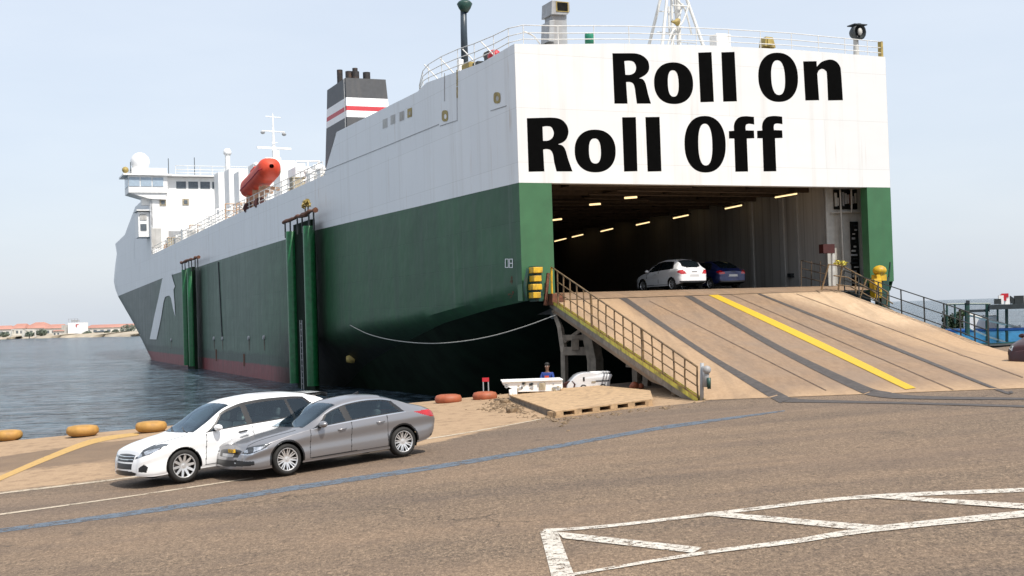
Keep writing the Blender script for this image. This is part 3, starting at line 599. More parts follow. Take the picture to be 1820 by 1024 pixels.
# supports
def post2(pts, w, mat='supp'): return MB().tube(pts, w, 4).build('support_leg', mat, ramp_root, world=True)
Ys = 51.5
post2([sternP(984, 552, .3), atY(996, 582, 52.6), atY(1003, 625, 52), atY(1004, 700, 52), atY(1005, 760, 52)], [.10, .14, .16, .15, .15])
post2([atY(1047, 585, Ys), atY(1058, 640, Ys), atY(1059, 700, Ys), atY(1060, 760, Ys)], .34)
post2([atY(1131, 632, 45), atY(1132, 693, 45)], [.18, .16]); post2([atY(1152, 634, 44.6), atY(1149, 697, 44.6)], [.20, .15])
mb = MB(); mb.bar(atY(1003, 600, 52), atY(1058, 600, Ys), .3, .22); mb.bar(atY(1003, 624, 52), atY(1058, 624, Ys), .3, .34); mb.bar(atY(1003, 608, 52.2), atY(1040, 582, Ys), .14); mb.bar(atY(1022, 602, 51.8), atY(1022, 622, 51.8), .5, .3)
mb.build('support_frame', 'supp', ramp_root, world=True); MB().bar(atY(1118, 646, 45), atY(1170, 650, 44.2), .4, .25).build('support_beam', 'supp', ramp_root, world=True)
# worn slab with slots in its front edge
T = [ong(x, y) for x, y in ((903, 711), (987, 743.5), (1161, 721), (1156, 704), (1060, 694), (935, 700))]
zt = .19; mb = MB(); mb.prism([p+Vector((0, 0, zt)) for p in T], (0, 0, -.035))
sl_ = thing('concrete_slab', 'low tan concrete slab with slotted front edge beside the ramp foot', 'slab', ong(1030, 715))
mb.build('slab_top', 'conc', sl_, world=True)
mb = MB(); n = 6; A, B = T[1], T[2]
d = (B-A); nv = Vector((-d.y, d.x, 0)).normalized()*.5
mb.bar(A+Vector((0, 0, .02))+nv*.5, B+Vector((0, 0, .02))+nv*.5, .5, .05)
for i in range(11):
    if i % 2 == 0:
        a, b = A.lerp(B, (i+.1)/11), A.lerp(B, (i+.9)/11); mb.bar(a+nv*.5+Vector((0, 0, .095)), b+nv*.5+Vector((0, 0, .095)), .5, .115)
mb.build('slab_edge', 'conc', sl_, world=True)
mb = MB(); mb.quad(T[0]+Vector((.04, .05, 0)), T[1]+Vector((-.04, .12, 0)), T[1]+Vector((-.04, .12, .155)), T[0]+Vector((.04, .05, .155))); mb.prism([p.lerp(sum(T, Vector())/6, .14)+Vector((0, 0, .15)) for p in T], (0, 0, -.14)); mb.build('slab_core', 'concg', sl_, world=True)
# scattered rubble and weeds round the slab
def stonemesh(mb, c, r):
    for _ in range(1):
        n0 = len(mb.v); mb.sphere(c, (r*R.uniform(.7, 1.5), r*R.uniform(.7, 1.5), r*R.uniform(.4, .8)), 7)
        for i in range(n0, len(mb.v)): mb.v[i] = tuple(Vector(mb.v[i])+Vector((R.uniform(-.2, .2), R.uniform(-.2, .2), R.uniform(-.2, .2)))*r)
mb = MB()
for _ in range(520):
    tt = R.random()
    if tt < .5: p = ong(R.gauss(895, 22), R.gauss(722, 7))
    elif tt < .8: x = R.uniform(880, 1010); p = ong(x, 716+(x-880)*.25+R.gauss(6, 5))
    else: x = R.uniform(985, 1255); p = ong(x, 747-(x-985)*.125+abs(R.gauss(0, 3)))
    stonemesh(mb, p, abs(R.gauss(.02, .022))+.010)
o = mb.build('rubble', 'rubble'); setp(o, 'loose stones and grit strewn along the slab edge', 'rubble', kind='stuff')
for (x, y, r, lab) in ((911, 733, .22, 'pale broken stone lying left of the slab corner'), (897, 716, .16, 'grey lump of concrete at the slab left end'), (1204, 704, .2, 'square concrete lump under the foot of the rail'), (1266, 703, .22, 'concrete lump beside the rail end post')):
    mb = MB(); p = ong(x, y); stonemesh(mb, p+Vector((0, 0, r*.35)), r); solo(mb, 'broken_stone', 'rubble', lab, 'stone', p)
# ================================================================== the ship (local axes: x to starboard, y forward, z up; origin at the port stern corner)
BEAM, MID = 20.4, 10.2
SHIP = Matrix(((SB.x, FW.x, 0, SO.x), (SB.y, FW.y, 0, SO.y), (0, 0, 1, 0), (0, 0, 0, 1)))
ship = thing('car_carrier_ship', 'huge green and white roll on roll off car carrier moored stern first at the quay', 'ship', M=SHIP)
zbnd = lerp_fn([(0, 8.7), (6.2, 8.8), (13.7, 8.9), (24.4, 9.08), (36, 9.25), (56.7, 9.21), (70, 9.14), (88, 9.04), (106, 9.02), (113.5, 8.94), (137, 8.56), (167, 8.08), (175, 8.02), (220, 8.0)])
zdeck = lerp_fn([(0, 12.8), (33, 12.78), (69, 12.82), (132, 12.43), (141, 12.28), (220, 12.28)])
zaft = lerp_fn([(0, 14.8), (1.2, 14.78), (3.9, 14.73), (12.96, 15.3), (13.0, 15.0), (29.2, 15.23), (33, 15.23)])
zfore = lerp_fn([(139, 16.1), (171, 17.1), (220, 17.1)])
zbot = lerp_fn([(0, 3.53), (4.5, 3.25), (11.6, 2.6), (18.4, 1.74), (24, 1.05), (30.6, -.1), (35.2, -1.4), (41, -3.0), (220, -3.0)])
zknk = lerp_fn([(0, 4.2), (10, 3.2), (18, 2.75), (25, 2.5), (35, 1.75), (40, .9), (45, -.5), (220, -4)])
ssil = lerp_fn([(-3, 129), (-1.93, 131.2), (3.0, 150.5), (8.7, 177.0), (11, 181.0), (14.7, 176), (17.2, 170.5)])
tuckw = lerp_fn([(0, .25), (12, .6), (22, 1.5), (36, 2.2), (42, 1.6), (46, 0), (220, 0)])
def hoff(s, z):
    u = min(1.0, max(0, (s-(ssil(z)-10))/30)); o = MID*(1-math.sqrt(max(0, 1-u*u)))
    zk, zb = zknk(s), zbot(s)
    if z < zk and s < 46: o += tuckw(s)*((zk-z)/max(.3, zk-zb))**1.2
    return min(o, MID)
cs = [0, .5, 1.2, 2.5, 3.9, 6, 8.5, 11.6, 13, 13.02, 16, 18.4, 21, 24, 27, 29.2, 31, 33, 34, 35.2, 37, 39, 41, 43, 46, 50, 56.7, 65, 75, 85, 91.4, 100, 110, 116, 121]
qs = [math.sin(math.pi/2*i/26) for i in range(1, 27)]
cols = [(s, None) for s in cs]+[(None, q_) for q_ in qs]
def col_s(c, z): return c[0] if c[0] is not None else 121+c[1]*(ssil(z)+20-121)
def sref(c): return c[0] if c[0] is not None else 121+c[1]*(197-121)
def hpt(c, z, side):
    s = col_s(c, z); o = hoff(s, z); return Vector((o if side == 0 else BEAM-o, s, z))
hullrows = None
def strake(name, zl, zu, n, mat, sel=lambda s: True, sides=(0, 1), par=ship):
    mb = MB(); C_ = [c for c in cols if sel(sref(c))]
    for side in sides:
        rows = [[hpt(c, zl(sref(c))+(zu(sref(c))-zl(sref(c)))*i/n, side) for c in C_] for i in range(n+1)]
        mb.grid(rows)
        if name == 'hull' and side == 0:
            globals()['hullrows'] = rows
    return mb.build(name, mat, par, smooth=True, angle=35)
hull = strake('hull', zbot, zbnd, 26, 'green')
topside = strake('topside', zbnd, zdeck, 3, 'white')
aftb = strake('aft_house', zdeck, zaft, 2, 'white', lambda s: s <= 29.3)
strake('forecastle', zdeck, zfore, 3, 'white', lambda s: s >= 140)
mb = MB()
for b in (0.0, BEAM):
    mb.add([(b, 29.2, 12.79), (b, 32.7, 12.79), (b, 29.2, zaft(29.2)), (b, 29.9, zaft(29.2)-.5)], [(0, 1, 3, 2)])
mb.quad((0, 32.7, 12.79), (BEAM, 32.7, 12.79), (BEAM, 29.5, 15.2), (0, 29.5, 15.2)); mb.build('house_front', 'white', ship)
# bottom of the overhanging stern, decks
mb = MB(); ss_ = [c[0] for c in cols if c[0] is not None and c[0] <= 121]
mb.grid([[(hoff(s, zbot(s))+(BEAM-2*hoff(s, zbot(s)))*f, s, zbot(s)-min(7, .9+.42*s)*math.sin(math.pi*f)**.8) for f in np.linspace(0, 1, 17)] for s in ss_]); mb.build('stern_bottom', 'bottom', ship, smooth=True)
mb = MB(); mb.grid([[(.03, s, zaft(s)-.12), (MID, s, zaft(s)+.1), (BEAM-.03, s, zaft(s)-.12)] for s in [c for c in cs if .3 < c <= 29.2]]); mb.build('roof_deck', 'lgrey', ship)
mb = MB(); mb.quad((.05, 33, 11.7), (BEAM-.05, 33, 11.7), (BEAM-.05, 150, 11.7), (.05, 150, 11.7)); mb.build('weather_deck', 'grey', ship)
mb = MB(); C_ = [c for c in cols if sref(c) >= 140]; mb.grid([[hpt(c, zfore(sref(c))-.35, 0)+Vector((.02, 0, 0)), hpt(c, zfore(sref(c))-.35, 1)-Vector((.02, 0, 0))] for c in C_]); mb.quad((.02, col_s(C_[0], 14), 11.6), (BEAM-.02, col_s(C_[0], 14), 11.6), (BEAM-.02, col_s(C_[0], 14), 16), (.02, col_s(C_[0], 14), 16)); mb.build('fore_deck', 'deckwhite', ship)
# stern plating
stern = MB(); tp = [(.004, 14.80), (1.2, 14.84), (5, 15.1), (10.1, 15.30), (15, 15.36), (BEAM-.004, 15.30)]
stern.prism([(b, 0, z) for b, z in [(.004, 8.70), (BEAM-.004, 8.71)]+tp[::-1]], (0, .5, 0)); stern.build('stern_panel', 'sternwhite', ship)
g = MB(); g.prism([(.004, 0, 3.53), (1.58, 0, 3.5), (1.58, 0, 8.697), (.004, 0, 8.695)], (0, .5, 0)); g.build('stern_post', 'green2', ship)
g = MB(); g.prism([(18.93, 0, 3.95), (BEAM-.004, 0, 4.0), (BEAM-.004, 0, 8.705), (18.93, 0, 8.705)], (0, .5, 0)); g.build('stern_post', 'green2', ship)
g = MB(); g.prism([(1.58, .02, 2.7), (18.93, .02, 2.9), (18.93, .02, 3.5), (1.58, .02, 3.4)], (0, .5, 0)); g.build('stern_sill', 'dark', ship)
# cargo hold ---------------------------------------------------------
HL = 62
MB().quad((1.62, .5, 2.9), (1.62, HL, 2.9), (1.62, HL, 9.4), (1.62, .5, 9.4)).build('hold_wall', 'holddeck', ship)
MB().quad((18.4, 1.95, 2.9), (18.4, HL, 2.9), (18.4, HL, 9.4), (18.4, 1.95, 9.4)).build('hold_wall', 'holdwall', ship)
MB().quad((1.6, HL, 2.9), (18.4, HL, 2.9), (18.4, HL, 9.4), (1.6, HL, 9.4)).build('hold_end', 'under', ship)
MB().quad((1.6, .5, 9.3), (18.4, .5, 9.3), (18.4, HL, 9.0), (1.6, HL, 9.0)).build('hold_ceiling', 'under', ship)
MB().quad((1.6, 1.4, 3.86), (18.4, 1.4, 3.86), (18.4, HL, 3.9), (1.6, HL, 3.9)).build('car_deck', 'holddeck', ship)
mb = MB(); mb.grid([[(1.6, -.55, 3.53), (18.7, -.55, 3.60)], [(1.6, .45, 3.74), (18.6, .45, 3.78)], [(1.6, 1.5, 3.868), (18.4, 1.5, 3.868)]]); mb.build('ramp_flap', 'ramp', ship)
for i in range(16):
    s = 1.6+i*2.4; MB().box((10, s, 9.05), (16.7, .16, .42)).build('ceiling_beam', 'beam', ship)
for b in (4, 7.5, 11, 14.5): MB().box((b, 22, 9.06), (.12, 42, .25)).build('ceiling_girder', 'beam', ship)
mb = MB()
for i in range(9):
    s0 = .9+i*1.9; mb.cyl((R.uniform(2, 8), s0, 8.72), (R.uniform(9, 17), s0+R.uniform(-.6, 1.2), 8.75), .06, n=6)
mb.build('ceiling_pipe', 'beam', ship)
for (x0, y0), (x1, y1) in (((1378, 351), (1416, 344.5)), ((1289, 371), (1318, 365)), ((1197, 388), (1223, 382.5)), ((1131, 400), (1154, 395)), ((1068, 411.5), (1089, 406.5)), ((1017, 421.5), (1036, 417)), ((986, 429), (1006, 424))):
    a, b = portP(x0, y0, 17.2), portP(x1, y1, 17.2); f = MB().box((a+b)/2+Vector((0, 0, .10)), (.22, (b-a).length+.2, .08)).build('lamp_fitting', 'beam', ship)
    MB().cyl(a, b, .038, n=8).build('lamp_tube', 'lamp', f)
for (x0, y0), (x1, y1) in (((1110, 352), (1132, 350.5)), ((1048, 364), (1067, 362.5)), ((981, 391.5), (998, 389.5))):
    Mi = SHIP.inverted(); a, b = Mi @ onz(x0, y0, 8.62), Mi @ onz(x1, y1, 8.62); f = MB().bar(a+Vector((0, 0, .1)), b+Vector((0, 0, .1)), .2, .08).build('lamp_fitting', 'beam', ship)
    MB().cyl(a, b, .05, n=8).build('lamp_tube', 'lamp', f)
def wallP(x, y): return portP(x, y, 18.4)
for x, wd in ((1338, .25), (1392, .35), (1418, .2), (1466, .3)):
    p = wallP(x, 440); MB().box((18.36, p.y, 6.4), (.08, wd, 5.2)).build('wall_frame', 'wall', ship)
def wallbox(name, x0, y0, x1, y1, mat, dep=.12, par=ship):
    a, b = wallP(x0, y0), wallP(x1, y1); return MB().box((18.4-dep/2, (a.y+b.y)/2, (a.z+b.z)/2), (dep, abs(b.y-a.y), abs(a.z-b.z))).build(name, mat, par)
p = SHIP.inverted()
def front(name, x0, y0, x1, y1, mat, s, dep=.2, par=ship):
    a, b = sternL(x0, y0, s), sternL(x1, y1, s); return MB().box(((a.x+b.x)/2, s+dep/2, (a.z+b.z)/2), (abs(b.x-a.x), dep, abs(a.z-b.z))).build(name, mat, par)
front('side_bulkhead', 1466, 318, 1548, 518, 'lgrey', 1.9, .05)
rc = front('machinery_recess', 1482, 337, 1524, 372, 'under', 1.82, .06)
for i in range(9): front('machinery_fitting', 1484+i*4.4, 345+R.uniform(-6, 8), 1486.5+i*4.4+R.uniform(0, 2), 358+R.uniform(0, 12), R.choice(['lgrey', 'rust', 'grey']), 1.74, .06, rc)
rc = front('machinery_recess', 1511, 394, 1529, 508, 'under', 1.83, .05)
for i in range(14): y = 400+i*7.4; front('machinery_fitting', 1512+R.uniform(0, 8), y, 1520+R.uniform(0, 8), y+R.uniform(1.5, 4), R.choice(['lgrey', 'grey', 'dark']), 1.75, .06, rc)
mb = MB()
for x, y0, y1 in ((1493, 337, 505), (1513, 337, 378)): mb.cyl(sternL(x, y0, 1.65), sternL(x+(8 if y1 > 400 else 1), y1, 1.65), .045, n=6)
mb.cyl(sternL(1478, 378, 1.7), sternL(1528, 376, 1.7), .05, n=6); mb.build('hold_pipe', 'lgrey', ship)
t = front('control_box', 1463, 434, 1484, 450, 'maroon', .9, .35); MB().cyl(sternL(1480, 450, 1.0), sternL(1481, 508, 1.0), .10, n=8).build('control_post', 'lgrey', ship)
front('floor_box', 1296, 480, 1383, 506, 'dark', 14, .4)
front('wall_gauge', 1335, 430, 1340, 443, 'dark', 13, .1); MB().cyl(sternL(1338, 443, 13), sternL(1338, 480, 13), .04, n=6).build('hold_pipe', 'dark', ship)
front('floor_box', 1405, 486, 1415, 493, 'dark', 5.5, .3)
mb = MB()
for y in (468, 482, 497): mb.cyl(sternL(1424, y-5, 2.5), sternL(1466, y+5, 1.2), .028, n=6)
for x in (1424, 1442, 1458): mb.cyl(sternL(x, 464, 2.2), sternL(x, 513, 2.2), .03, n=6)
mb.build('hold_rail', 'beam', ship)
# lettering -----------------------------------------------------------
def ell(cx, cy, rx, ry, shear, n=48, pw=2.25):
    out = []
    for i in range(n):
        a = 2*math.pi*i/n; c, s = math.cos(a), math.sin(a)
        x = rx*math.copysign(abs(c)**(2/pw), c); y = ry*math.copysign(abs(s)**(2/pw), s); out.append((cx+x+shear*y, cy+y))
    return out
def outline(items):
    out = []
    for it in items:
        if isinstance(it, list): out += [(p.x, p.y) for p in smoothpath([(*q_, 0) for q_ in it], 6)]
        else: out.append(it)
    return out
def letters(label, groups):
    for ox, oy, sc, polys in groups:
        mb = MB()
        P3 = [[sternL(ox+x/sc, oy+y/sc, -.006) for x, y in pl] for pl in polys]
        tri = tessellate_polygon(P3); allp = [q_ for pl in P3 for q_ in pl]
        mb.add(allp, [tuple(q_) for q_ in tri])
        o = mb.build('painted_letter', 'letter', ship); o['label'] = label
sA = 1820/220
RA = [outline([(70, 122), [(330, 121), (430, 127), (520, 162), (590, 230), (612, 315), (600, 385), (548, 445), (462, 491)], [(462, 491), (515, 503), (552, 553), (577, 640), (600, 740), (638, 862)], (430, 862), [(430, 862), (412, 730), (400, 640), (380, 575), (335, 546), (272, 545)], (293, 862), (100, 862)]),
      outline([(246, 236), [(246, 236), (325, 232), (388, 255), (418, 325), (400, 400), (340, 436), (262, 438)]])]
letters('black letter in the upper line of words on the stern', [
 (1080, 80, sA, RA), (1080, 80, sA, [ell(970, 562, 287, 306, .03), ell(965, 566, 79, 194, .035, pw=2.5)]),
 (1080, 80, sA, [[(1332, 112), (1527, 105), (1562, 835), (1365, 842)]]), (1080, 80, sA, [[(1672, 108), (1866, 101), (1901, 828), (1700, 833)]]),
 (1300, 80, sA, [ell(687, 475, 292, 362, .035), ell(687, 480, 101, 255, .05, pw=2.4)]),
 (1300, 80, sA, [outline([(1055, 241), (1252, 238), (1256, 318), [(1256, 318), (1330, 247), (1450, 214), (1540, 243), (1593, 310), (1612, 400), (1640, 812)], (1421, 815), [(1421, 815), (1404, 440), (1385, 378), (1335, 351), (1285, 375), (1263, 425)], (1290, 812), (1088, 815)])])])
RC = [outline([(80, 106), [(370, 98), (450, 104), (520, 130), (578, 195), (598, 280), (575, 360), (530, 405), (466, 431)], [(466, 431), (520, 446), (560, 500), (595, 620), (648, 768)], (450, 768), [(450, 768), (422, 660), (406, 560), (380, 508), (335, 490), (283, 495)], (298, 768), (102, 772)]),
      outline([(275, 212), [(275, 212), (330, 205), (385, 218), (415, 285), (400, 345), (350, 383), (282, 388)]])]
sD = 1802/220
def fglyph(dx, dy=0): return outline([(905+dx, 312+dy), (981+dx, 306+dy), [(981+dx, 306+dy), (978+dx, 240+dy), (998+dx, 168+dy), (1055+dx, 112+dy), (1150+dx, 95+dy), (1270+dx, 105+dy)], (1275+dx, 216+dy), [(1275+dx, 216+dy), (1205+dx, 205+dy), (1160+dx, 216+dy), (1148+dx, 252+dy), (1151+dx, 301+dy)], (1270+dx, 304+dy), (1276+dx, 415+dy), (1166+dx, 420+dy), (1185+dx, 900+dy), (1000+dx, 903+dy), (984+dx, 420+dy), (907+dx, 420+dy)])
letters('black letter in the lower line of words on the stern', [
 (925, 195, 7.0, RC), (925, 195, 7.0, [ell(930, 514, 255, 266, .015), ell(927, 514, 74, 156, .03, pw=2.5)]),
 (925, 195, 7.0, [[(1265, 95), (1436, 93), (1456, 765), (1290, 770)]]), (925, 195, 7.0, [[(1555, 92), (1731, 90), (1755, 766), (1583, 770)]]),
 (1185, 195, sD, [ell(559, 503, 300, 412, .02), ell(562, 508, 102, 304, .025, pw=2.4)]), (1185, 195, sD, [fglyph(0)]), (1185, 195, sD, [fglyph(411, -4)])])
# hull emblem, marks, seams
hb = BVHTree.FromPolygons([tuple(SHIP @ p) for r in hullrows for p in r], [(i*len(hullrows[0])+j, i*len(hullrows[0])+j+1, (i+1)*len(hullrows[0])+j+1, (i+1)*len(hullrows[0])+j) for i in range(len(hullrows)-1) for j in range(len(hullrows[0])-1)])
def onhull(x, y, out=.04):
    h = hb.ray_cast(CAM, ray(x, y).normalized())
    if h[0] is None: return SHIP.inverted() @ Vector(portP(x, y)) if False else Vector(portP(x, y, -out))
    P = SHIP.inverted() @ h[0]; return P+Vector((-out, 0, 0))
em = [(403, 262), (458, 240), (470, 285), (483, 326), (473, 347), (479, 420), (485, 524), (470, 470), (457, 402), (446, 386), (432, 388), (418, 396), (408, 430), (394, 520), (380, 590), (362, 671), (318, 669), (348, 520), (375, 400)]
ez = lambda x, y: (180+x/3.657, 420+y/3.657)
fine = []
for i in range(len(em)):
    a, b = em[i], em[(i+1) % len(em)]
    for k_ in range(4): fine.append((a[0]+(b[0]-a[0])*k_/4, a[1]+(b[1]-a[1])*k_/4))
tri = tessellate_polygon([[Vector((x, y, 0)) for x, y in fine]])
mb = MB(); bm = bmesh.new(); bv = [bm.verts.new((x, y, 0)) for x, y in fine]
for a, b, c in tri:
    try: bm.faces.new((bv[a], bv[b], bv[c]))
    except ValueError: pass
bmesh.ops.subdivide_edges(bm, edges=bm.edges, cuts=3, use_grid_fill=True); bmesh.ops.triangulate(bm, faces=bm.faces)
bm.verts.index_update(); mb.add([onhull(*ez(v.co.x, v.co.y), .07) for v in bm.verts], [tuple(v.index for v in f.verts) for f in bm.faces]); bm.free()
mb.build('bow_emblem', 'white', ship)
for x, y in ((305, 604), (381, 602), (396, 602), (443, 601), (470, 600)):
    p_ = onhull(x, y, 0); f = MB().lathe(p_, [(.0, -.14), (.17, -.14), (.21, -.06), (.21, .1)], 10, axis='X').build('hull_outlet', 'grey', ship); q_ = p_; MB().quad(q_+Vector((-.03, -.1, -.1)), q_+Vector((-.03, .1, -.1)), q_+Vector((-.04, .06, -1.1)), q_+Vector((-.04, -.06, -1.1))).build('rust_streak', 'rust', ship)
for x, y0, y1 in ((384.5, 621, 642), (434, 629, 651)):
    a, b = onhull(x, y0, .03), onhull(x+.4, y1, .03); MB().quad(a+Vector((0, -.35, 0)), a+Vector((0, .35, 0)), b+Vector((0, .3, 0)), b+Vector((0, -.3, 0))).build('rust_streak', 'rust', ship)
a, b = onhull(389, 466, .05), onhull(396, 602, .05); MB().bar(a, b, .12).build('hull_pipe', 'dark', ship)
def ringmark(x, y, w_, h_, name='draught_mark', mat='white', mid=False, s=None):
    mb = MB(); mk = lambda x, y: onhull(x, y, .02); lw = 1.2
    for x0, y0, x1, y1 in ((x-w_, y-h_, x+w_, y-h_+lw), (x-w_, y+h_-lw, x+w_, y+h_), (x-w_, y-h_+lw, x-w_+lw, y+h_-lw), (x+w_-lw, y-h_+lw, x+w_, y+h_-lw))+(((x-w_+lw, y-.8, x+w_-lw, y+.8),) if mid else ()):
        mb.quad(mk(x0, y0), mk(x1, y0), mk(x1, y1), mk(x0, y1))
    mb.build(name, mat, ship)
ringmark(901.5, 468, 3.2, 8); ringmark(909, 468, 3.2, 8, mid=True)
mb = MB()
for i in range(9):
    x = 908+R.uniform(-2, 4); a, b = onhull(x, 488+R.uniform(0, 12), .012+.001*i), onhull(x+R.uniform(-4, 5), 520+R.uniform(0, 10), .012+.001*i); mb.quad(a+Vector((0, .02, 0)), a-Vector((0, .02, 0)), b-Vector((0, .06, 0)), b+Vector((0, .06, 0)))
mb.build('rust_streak', 'rust', ship)
for i, (x, y, w_, h_) in enumerate(((883, 175, 6, 9), (790.5, 207, 5.5, 9))):
    mb = MB(); c = portP(x, y, -.012)
    prof = [(math.cos(a)*.001, 0) for a in (0,)]
    out = [portP(x+w_*math.copysign(abs(math.cos(a))**.6, math.cos(a)), y+h_*math.copysign(abs(math.sin(a))**.7, math.sin(a))-(2 if math.sin(a) < 0 else 0), -.02) for a in np.linspace(0, 2*math.pi, 20, endpoint=False)]
    inn = [portP(x+.8+w_*.42*math.cos(a), y+h_*.5*math.sin(a), -.02) for a in np.linspace(0, 2*math.pi, 20, endpoint=False)]
    mb.grid([out, inn], close=True); mb.build('fairlead', 'ochre', ship)
    mb = MB(); mb.add([portP(x+.8+w_*.42*math.cos(a), y+h_*.5*math.sin(a), -.012) for a in np.linspace(0, 2*math.pi, 20, endpoint=False)], [tuple(range(20))]); mb.build('fairlead_eye', 'stripew' if i else 'wall', ship)
for x, y, mat in ((728, 201, 'ochre'), (714, 207, 'wall'), (698, 213, 'wall'), (684, 220, 'wall')):
    mb = MB(); mb.quad(*[portP(x+dx, y+dy, -.015) for dx, dy in ((-4, -7), (4, -10), (4, 6), (-4, 9))]); f = mb.build('side_hatch', mat, ship)
    mb = MB(); mb.quad(*[portP(x+dx, y+dy, -.022) for dx, dy in ((-1.5, -2), (1.5, -3), (1.5, 3), (-1.5, 4))]); mb.build('hatch_slot', 'lgrey', f)
for A in (((812, 124), (812.5, 214)), ((812.5, 214), (782, 224)), ((900, 188), (872, 197)), ((576, 304), (690, 258)), ((690, 258), (780, 221)), ((790, 130), (790, 180))):
    a, b = portP(*A[0], -.01), portP(*A[1], -.01); MB().bar(a, b, .03).build('hull_seam', 'grey', ship)
mb = MB(); [mb.box(portP(812.3, y, -.015), (.03, .10, R.uniform(.1, .4))) for y in (128, 136, 146, 150, 157, 161, 166, 170)]; mb.build('weld_patch', 'ochre', ship)
# roof railing ----------------------------------------------------------
zr = lambda b: float(np.interp(b, [q_[0] for q_ in tp], [q_[1] for q_ in tp]))
def railrun(name, base, h, mat, rails=(1, .62, .3), r=.022, step=1, par=ship, posts=True, rpost=.02):
    mb = MB()
    for f in rails: mb.tube([Vector(p)+Vector((0, 0, hh*f)) for p, hh in zip(base, h)], r, 6)
    o = mb.build(name, mat, par, smooth=True)
    if posts:
        for i in range(0, len(base), step): MB().cyl(Vector(base[i])-Vector((0, 0, .1)), Vector(base[i])+Vector((0, 0, h[i])), rpost, n=6).build('rail_post', mat, o)
    return o
bs = [(.12, s, zaft(s)-.02) for s in (13, 12.4, 11.5, 9.5, 7.2, 5, 2.6, .9)]+[(.5, .12, 14.8)]+[(b, .12, zr(b)-.02) for b in (2.2, 4.0, 5.8, 7.6, 9.4, 11.2, 13.0, 14.8, 16.4, 18, 19.4, 20.25)]
hs = [.35, .75, .98, 1.12, 1.15, 1.1, 1.0, .92, .88]+[.86]*7+[.85, .83, .82, .81, .8]
railrun('roof_rail', bs, hs, 'rail')
mb = MB()
for s in (4.2, 6.6, 9.8, 12.2): mb.tube(smoothpath([(.9, s-.5, zaft(s)), (.5, s-.2, zaft(s)+.6), (.15, s, zaft(s)+1.05)], 4), .035, 6)
mb.tube(smoothpath([(1.6, .5, 14.8), (1.1, .3, 15.25), (.55, .14, 15.4)], 4), .035, 6); mb.build('rail_stay', 'rail', ship)
MB().box((20.28, .2, 15.65), (.12, .25, .9)).build('rail_end', 'ochre', ship)
# things on the stern roof
def sb(x, y, s): return sternL(x, y, s)
v = MB(); c = sb(989, 75, 1.5); 
v.box((c.x, 1.5, c.z+.55), (.75, .8, 1.5)); v.add([(c.x-.62, 1.0, c.z-.1), (c.x-.3, 1.0, c.z-.1), (c.x-.3, 1.0, c.z+.9), (c.x-.55, 1.0, c.z+.85), (c.x-.62, 1.9, c.z-.1), (c.x-.3, 1.9, c.z-.1), (c.x-.3, 1.9, c.z+.9), (c.x-.55, 1.9, c.z+.85)], [(0, 1, 2, 3), (4, 7, 6, 5), (0, 3, 7, 4), (3, 2, 6, 7)]); vt = v.build('roof_ventilator', 'grey', ship, bevel=.03)
v = MB(); v.prism([(c.x-.47, .95, c.z+1.12), (c.x+.32, .95, c.z+1.15), (c.x+.47, .95, c.z+1.3), (c.x+.47, .95, c.z+1.75), (c.x-.42, .95, c.z+1.77)], (0, 1.1, 0)); v.build('ventilator_hood', 'grey', vt, bevel=.02)
MB().box((c.x+.08, .93, c.z+1.5), (.52, .05, .38)).build('ventilator_grille', 'under', vt); MB().box((c.x+.08, .945, c.z+1.5), (.62, .05, .46)).build('grille_frame', 'ochre', vt)
c = sb(1048, 77, 2.0); MB().lathe((c.x, 2, c.z-.1), [(0, 0), (.22, 0), (.22, .5), (.2, .56), (0, .58)], 14).build('roof_drum', 'teal', ship, smooth=True)
# lattice mast
lm = MB(); zb_ = 15.2; s0 = 5.0
f4 = [sb(1172, 74, 4.2), sb(1262, 76, 4.2)]; x0, x1 = f4[0].x, f4[1].x; xm = (x0+x1)/2+.1; top = 23.5
for xa, sa in ((x0, 4.2), (x1, 4.2), (x0+.3, 6.6), (x1-.3, 6.6)): lm.tube([(xa, sa, zb_), (xm+(xa-xm)*.30, 5.4+(sa-5.4)*.3, zb_+4.2), (xm+(xa-xm)*.22, 5.4+(sa-5.4)*.2, top)], [.09, .08, .06], 8)
def arc(za, zb2, wa, wb, s): return smoothpath([(xm-wa, s, za), (xm-wa*.55, s, za+(zb2-za)*.42), (xm+wb*.2, s, za+(zb2-za)*.62), (xm+wb, s, zb2)], 6)
lm.tube(arc(15.9, 18.6, .95, .55, 4.7), .05, 6); lm.tube(arc(17, 20, -.75, -.5, 4.9), .045, 6); lm.tube([(xm-.62, 4.8, 16.1), (xm, 5, 17.6), (xm+.35, 5, 18.6)], .05, 6); lm.tube(smoothpath([(xm-.5, 5, 18.4), (xm-.5, 5, 17), (xm-.25, 5, 16.4), (xm+.05, 5, 15.4)], 5), .05, 6)
for z in (16.15, 17.3, 18.4, 19.6): wz = 1.0-(z-15.2)*.16; lm.tube([(xm-wz, 4.7, z), (xm+wz, 4.7, z)], .035, 6); lm.tube([(xm-wz, 6.0, z), (xm+wz, 6.0, z)], .03, 6)
lm.cyl((xm+.15, 5.2, 15.1), (xm+.25, 5.2, top), .12, .10, 10); lm.cyl((xm-.25, 5.2, 15.1), (xm-.12, 5.2, top), .08, n=8)
mast = lm.build('lattice_mast', 'rail', ship, smooth=True, angle=50)
mb = MB(); mb.box((xm+.1, 4.6, 15.5), (.7, .5, .5)); mb.box((xm+.55, 4.6, 15.35), (.5, .4, .35)); mb.box((xm-.1, 5, 16.12), (1.5, 1.3, .05)); [mb.cyl((xm+x_, 4.4, 15.1), (xm+x_, 4.4, 16.45), .02, n=5) for x_ in (-.8, -.3, .2, .7)]; mb.cyl((xm-.8, 4.4, 16.45), (xm+.7, 4.4, 16.45), .02, n=5); mb.build('mast_platform', 'lgrey', mast)
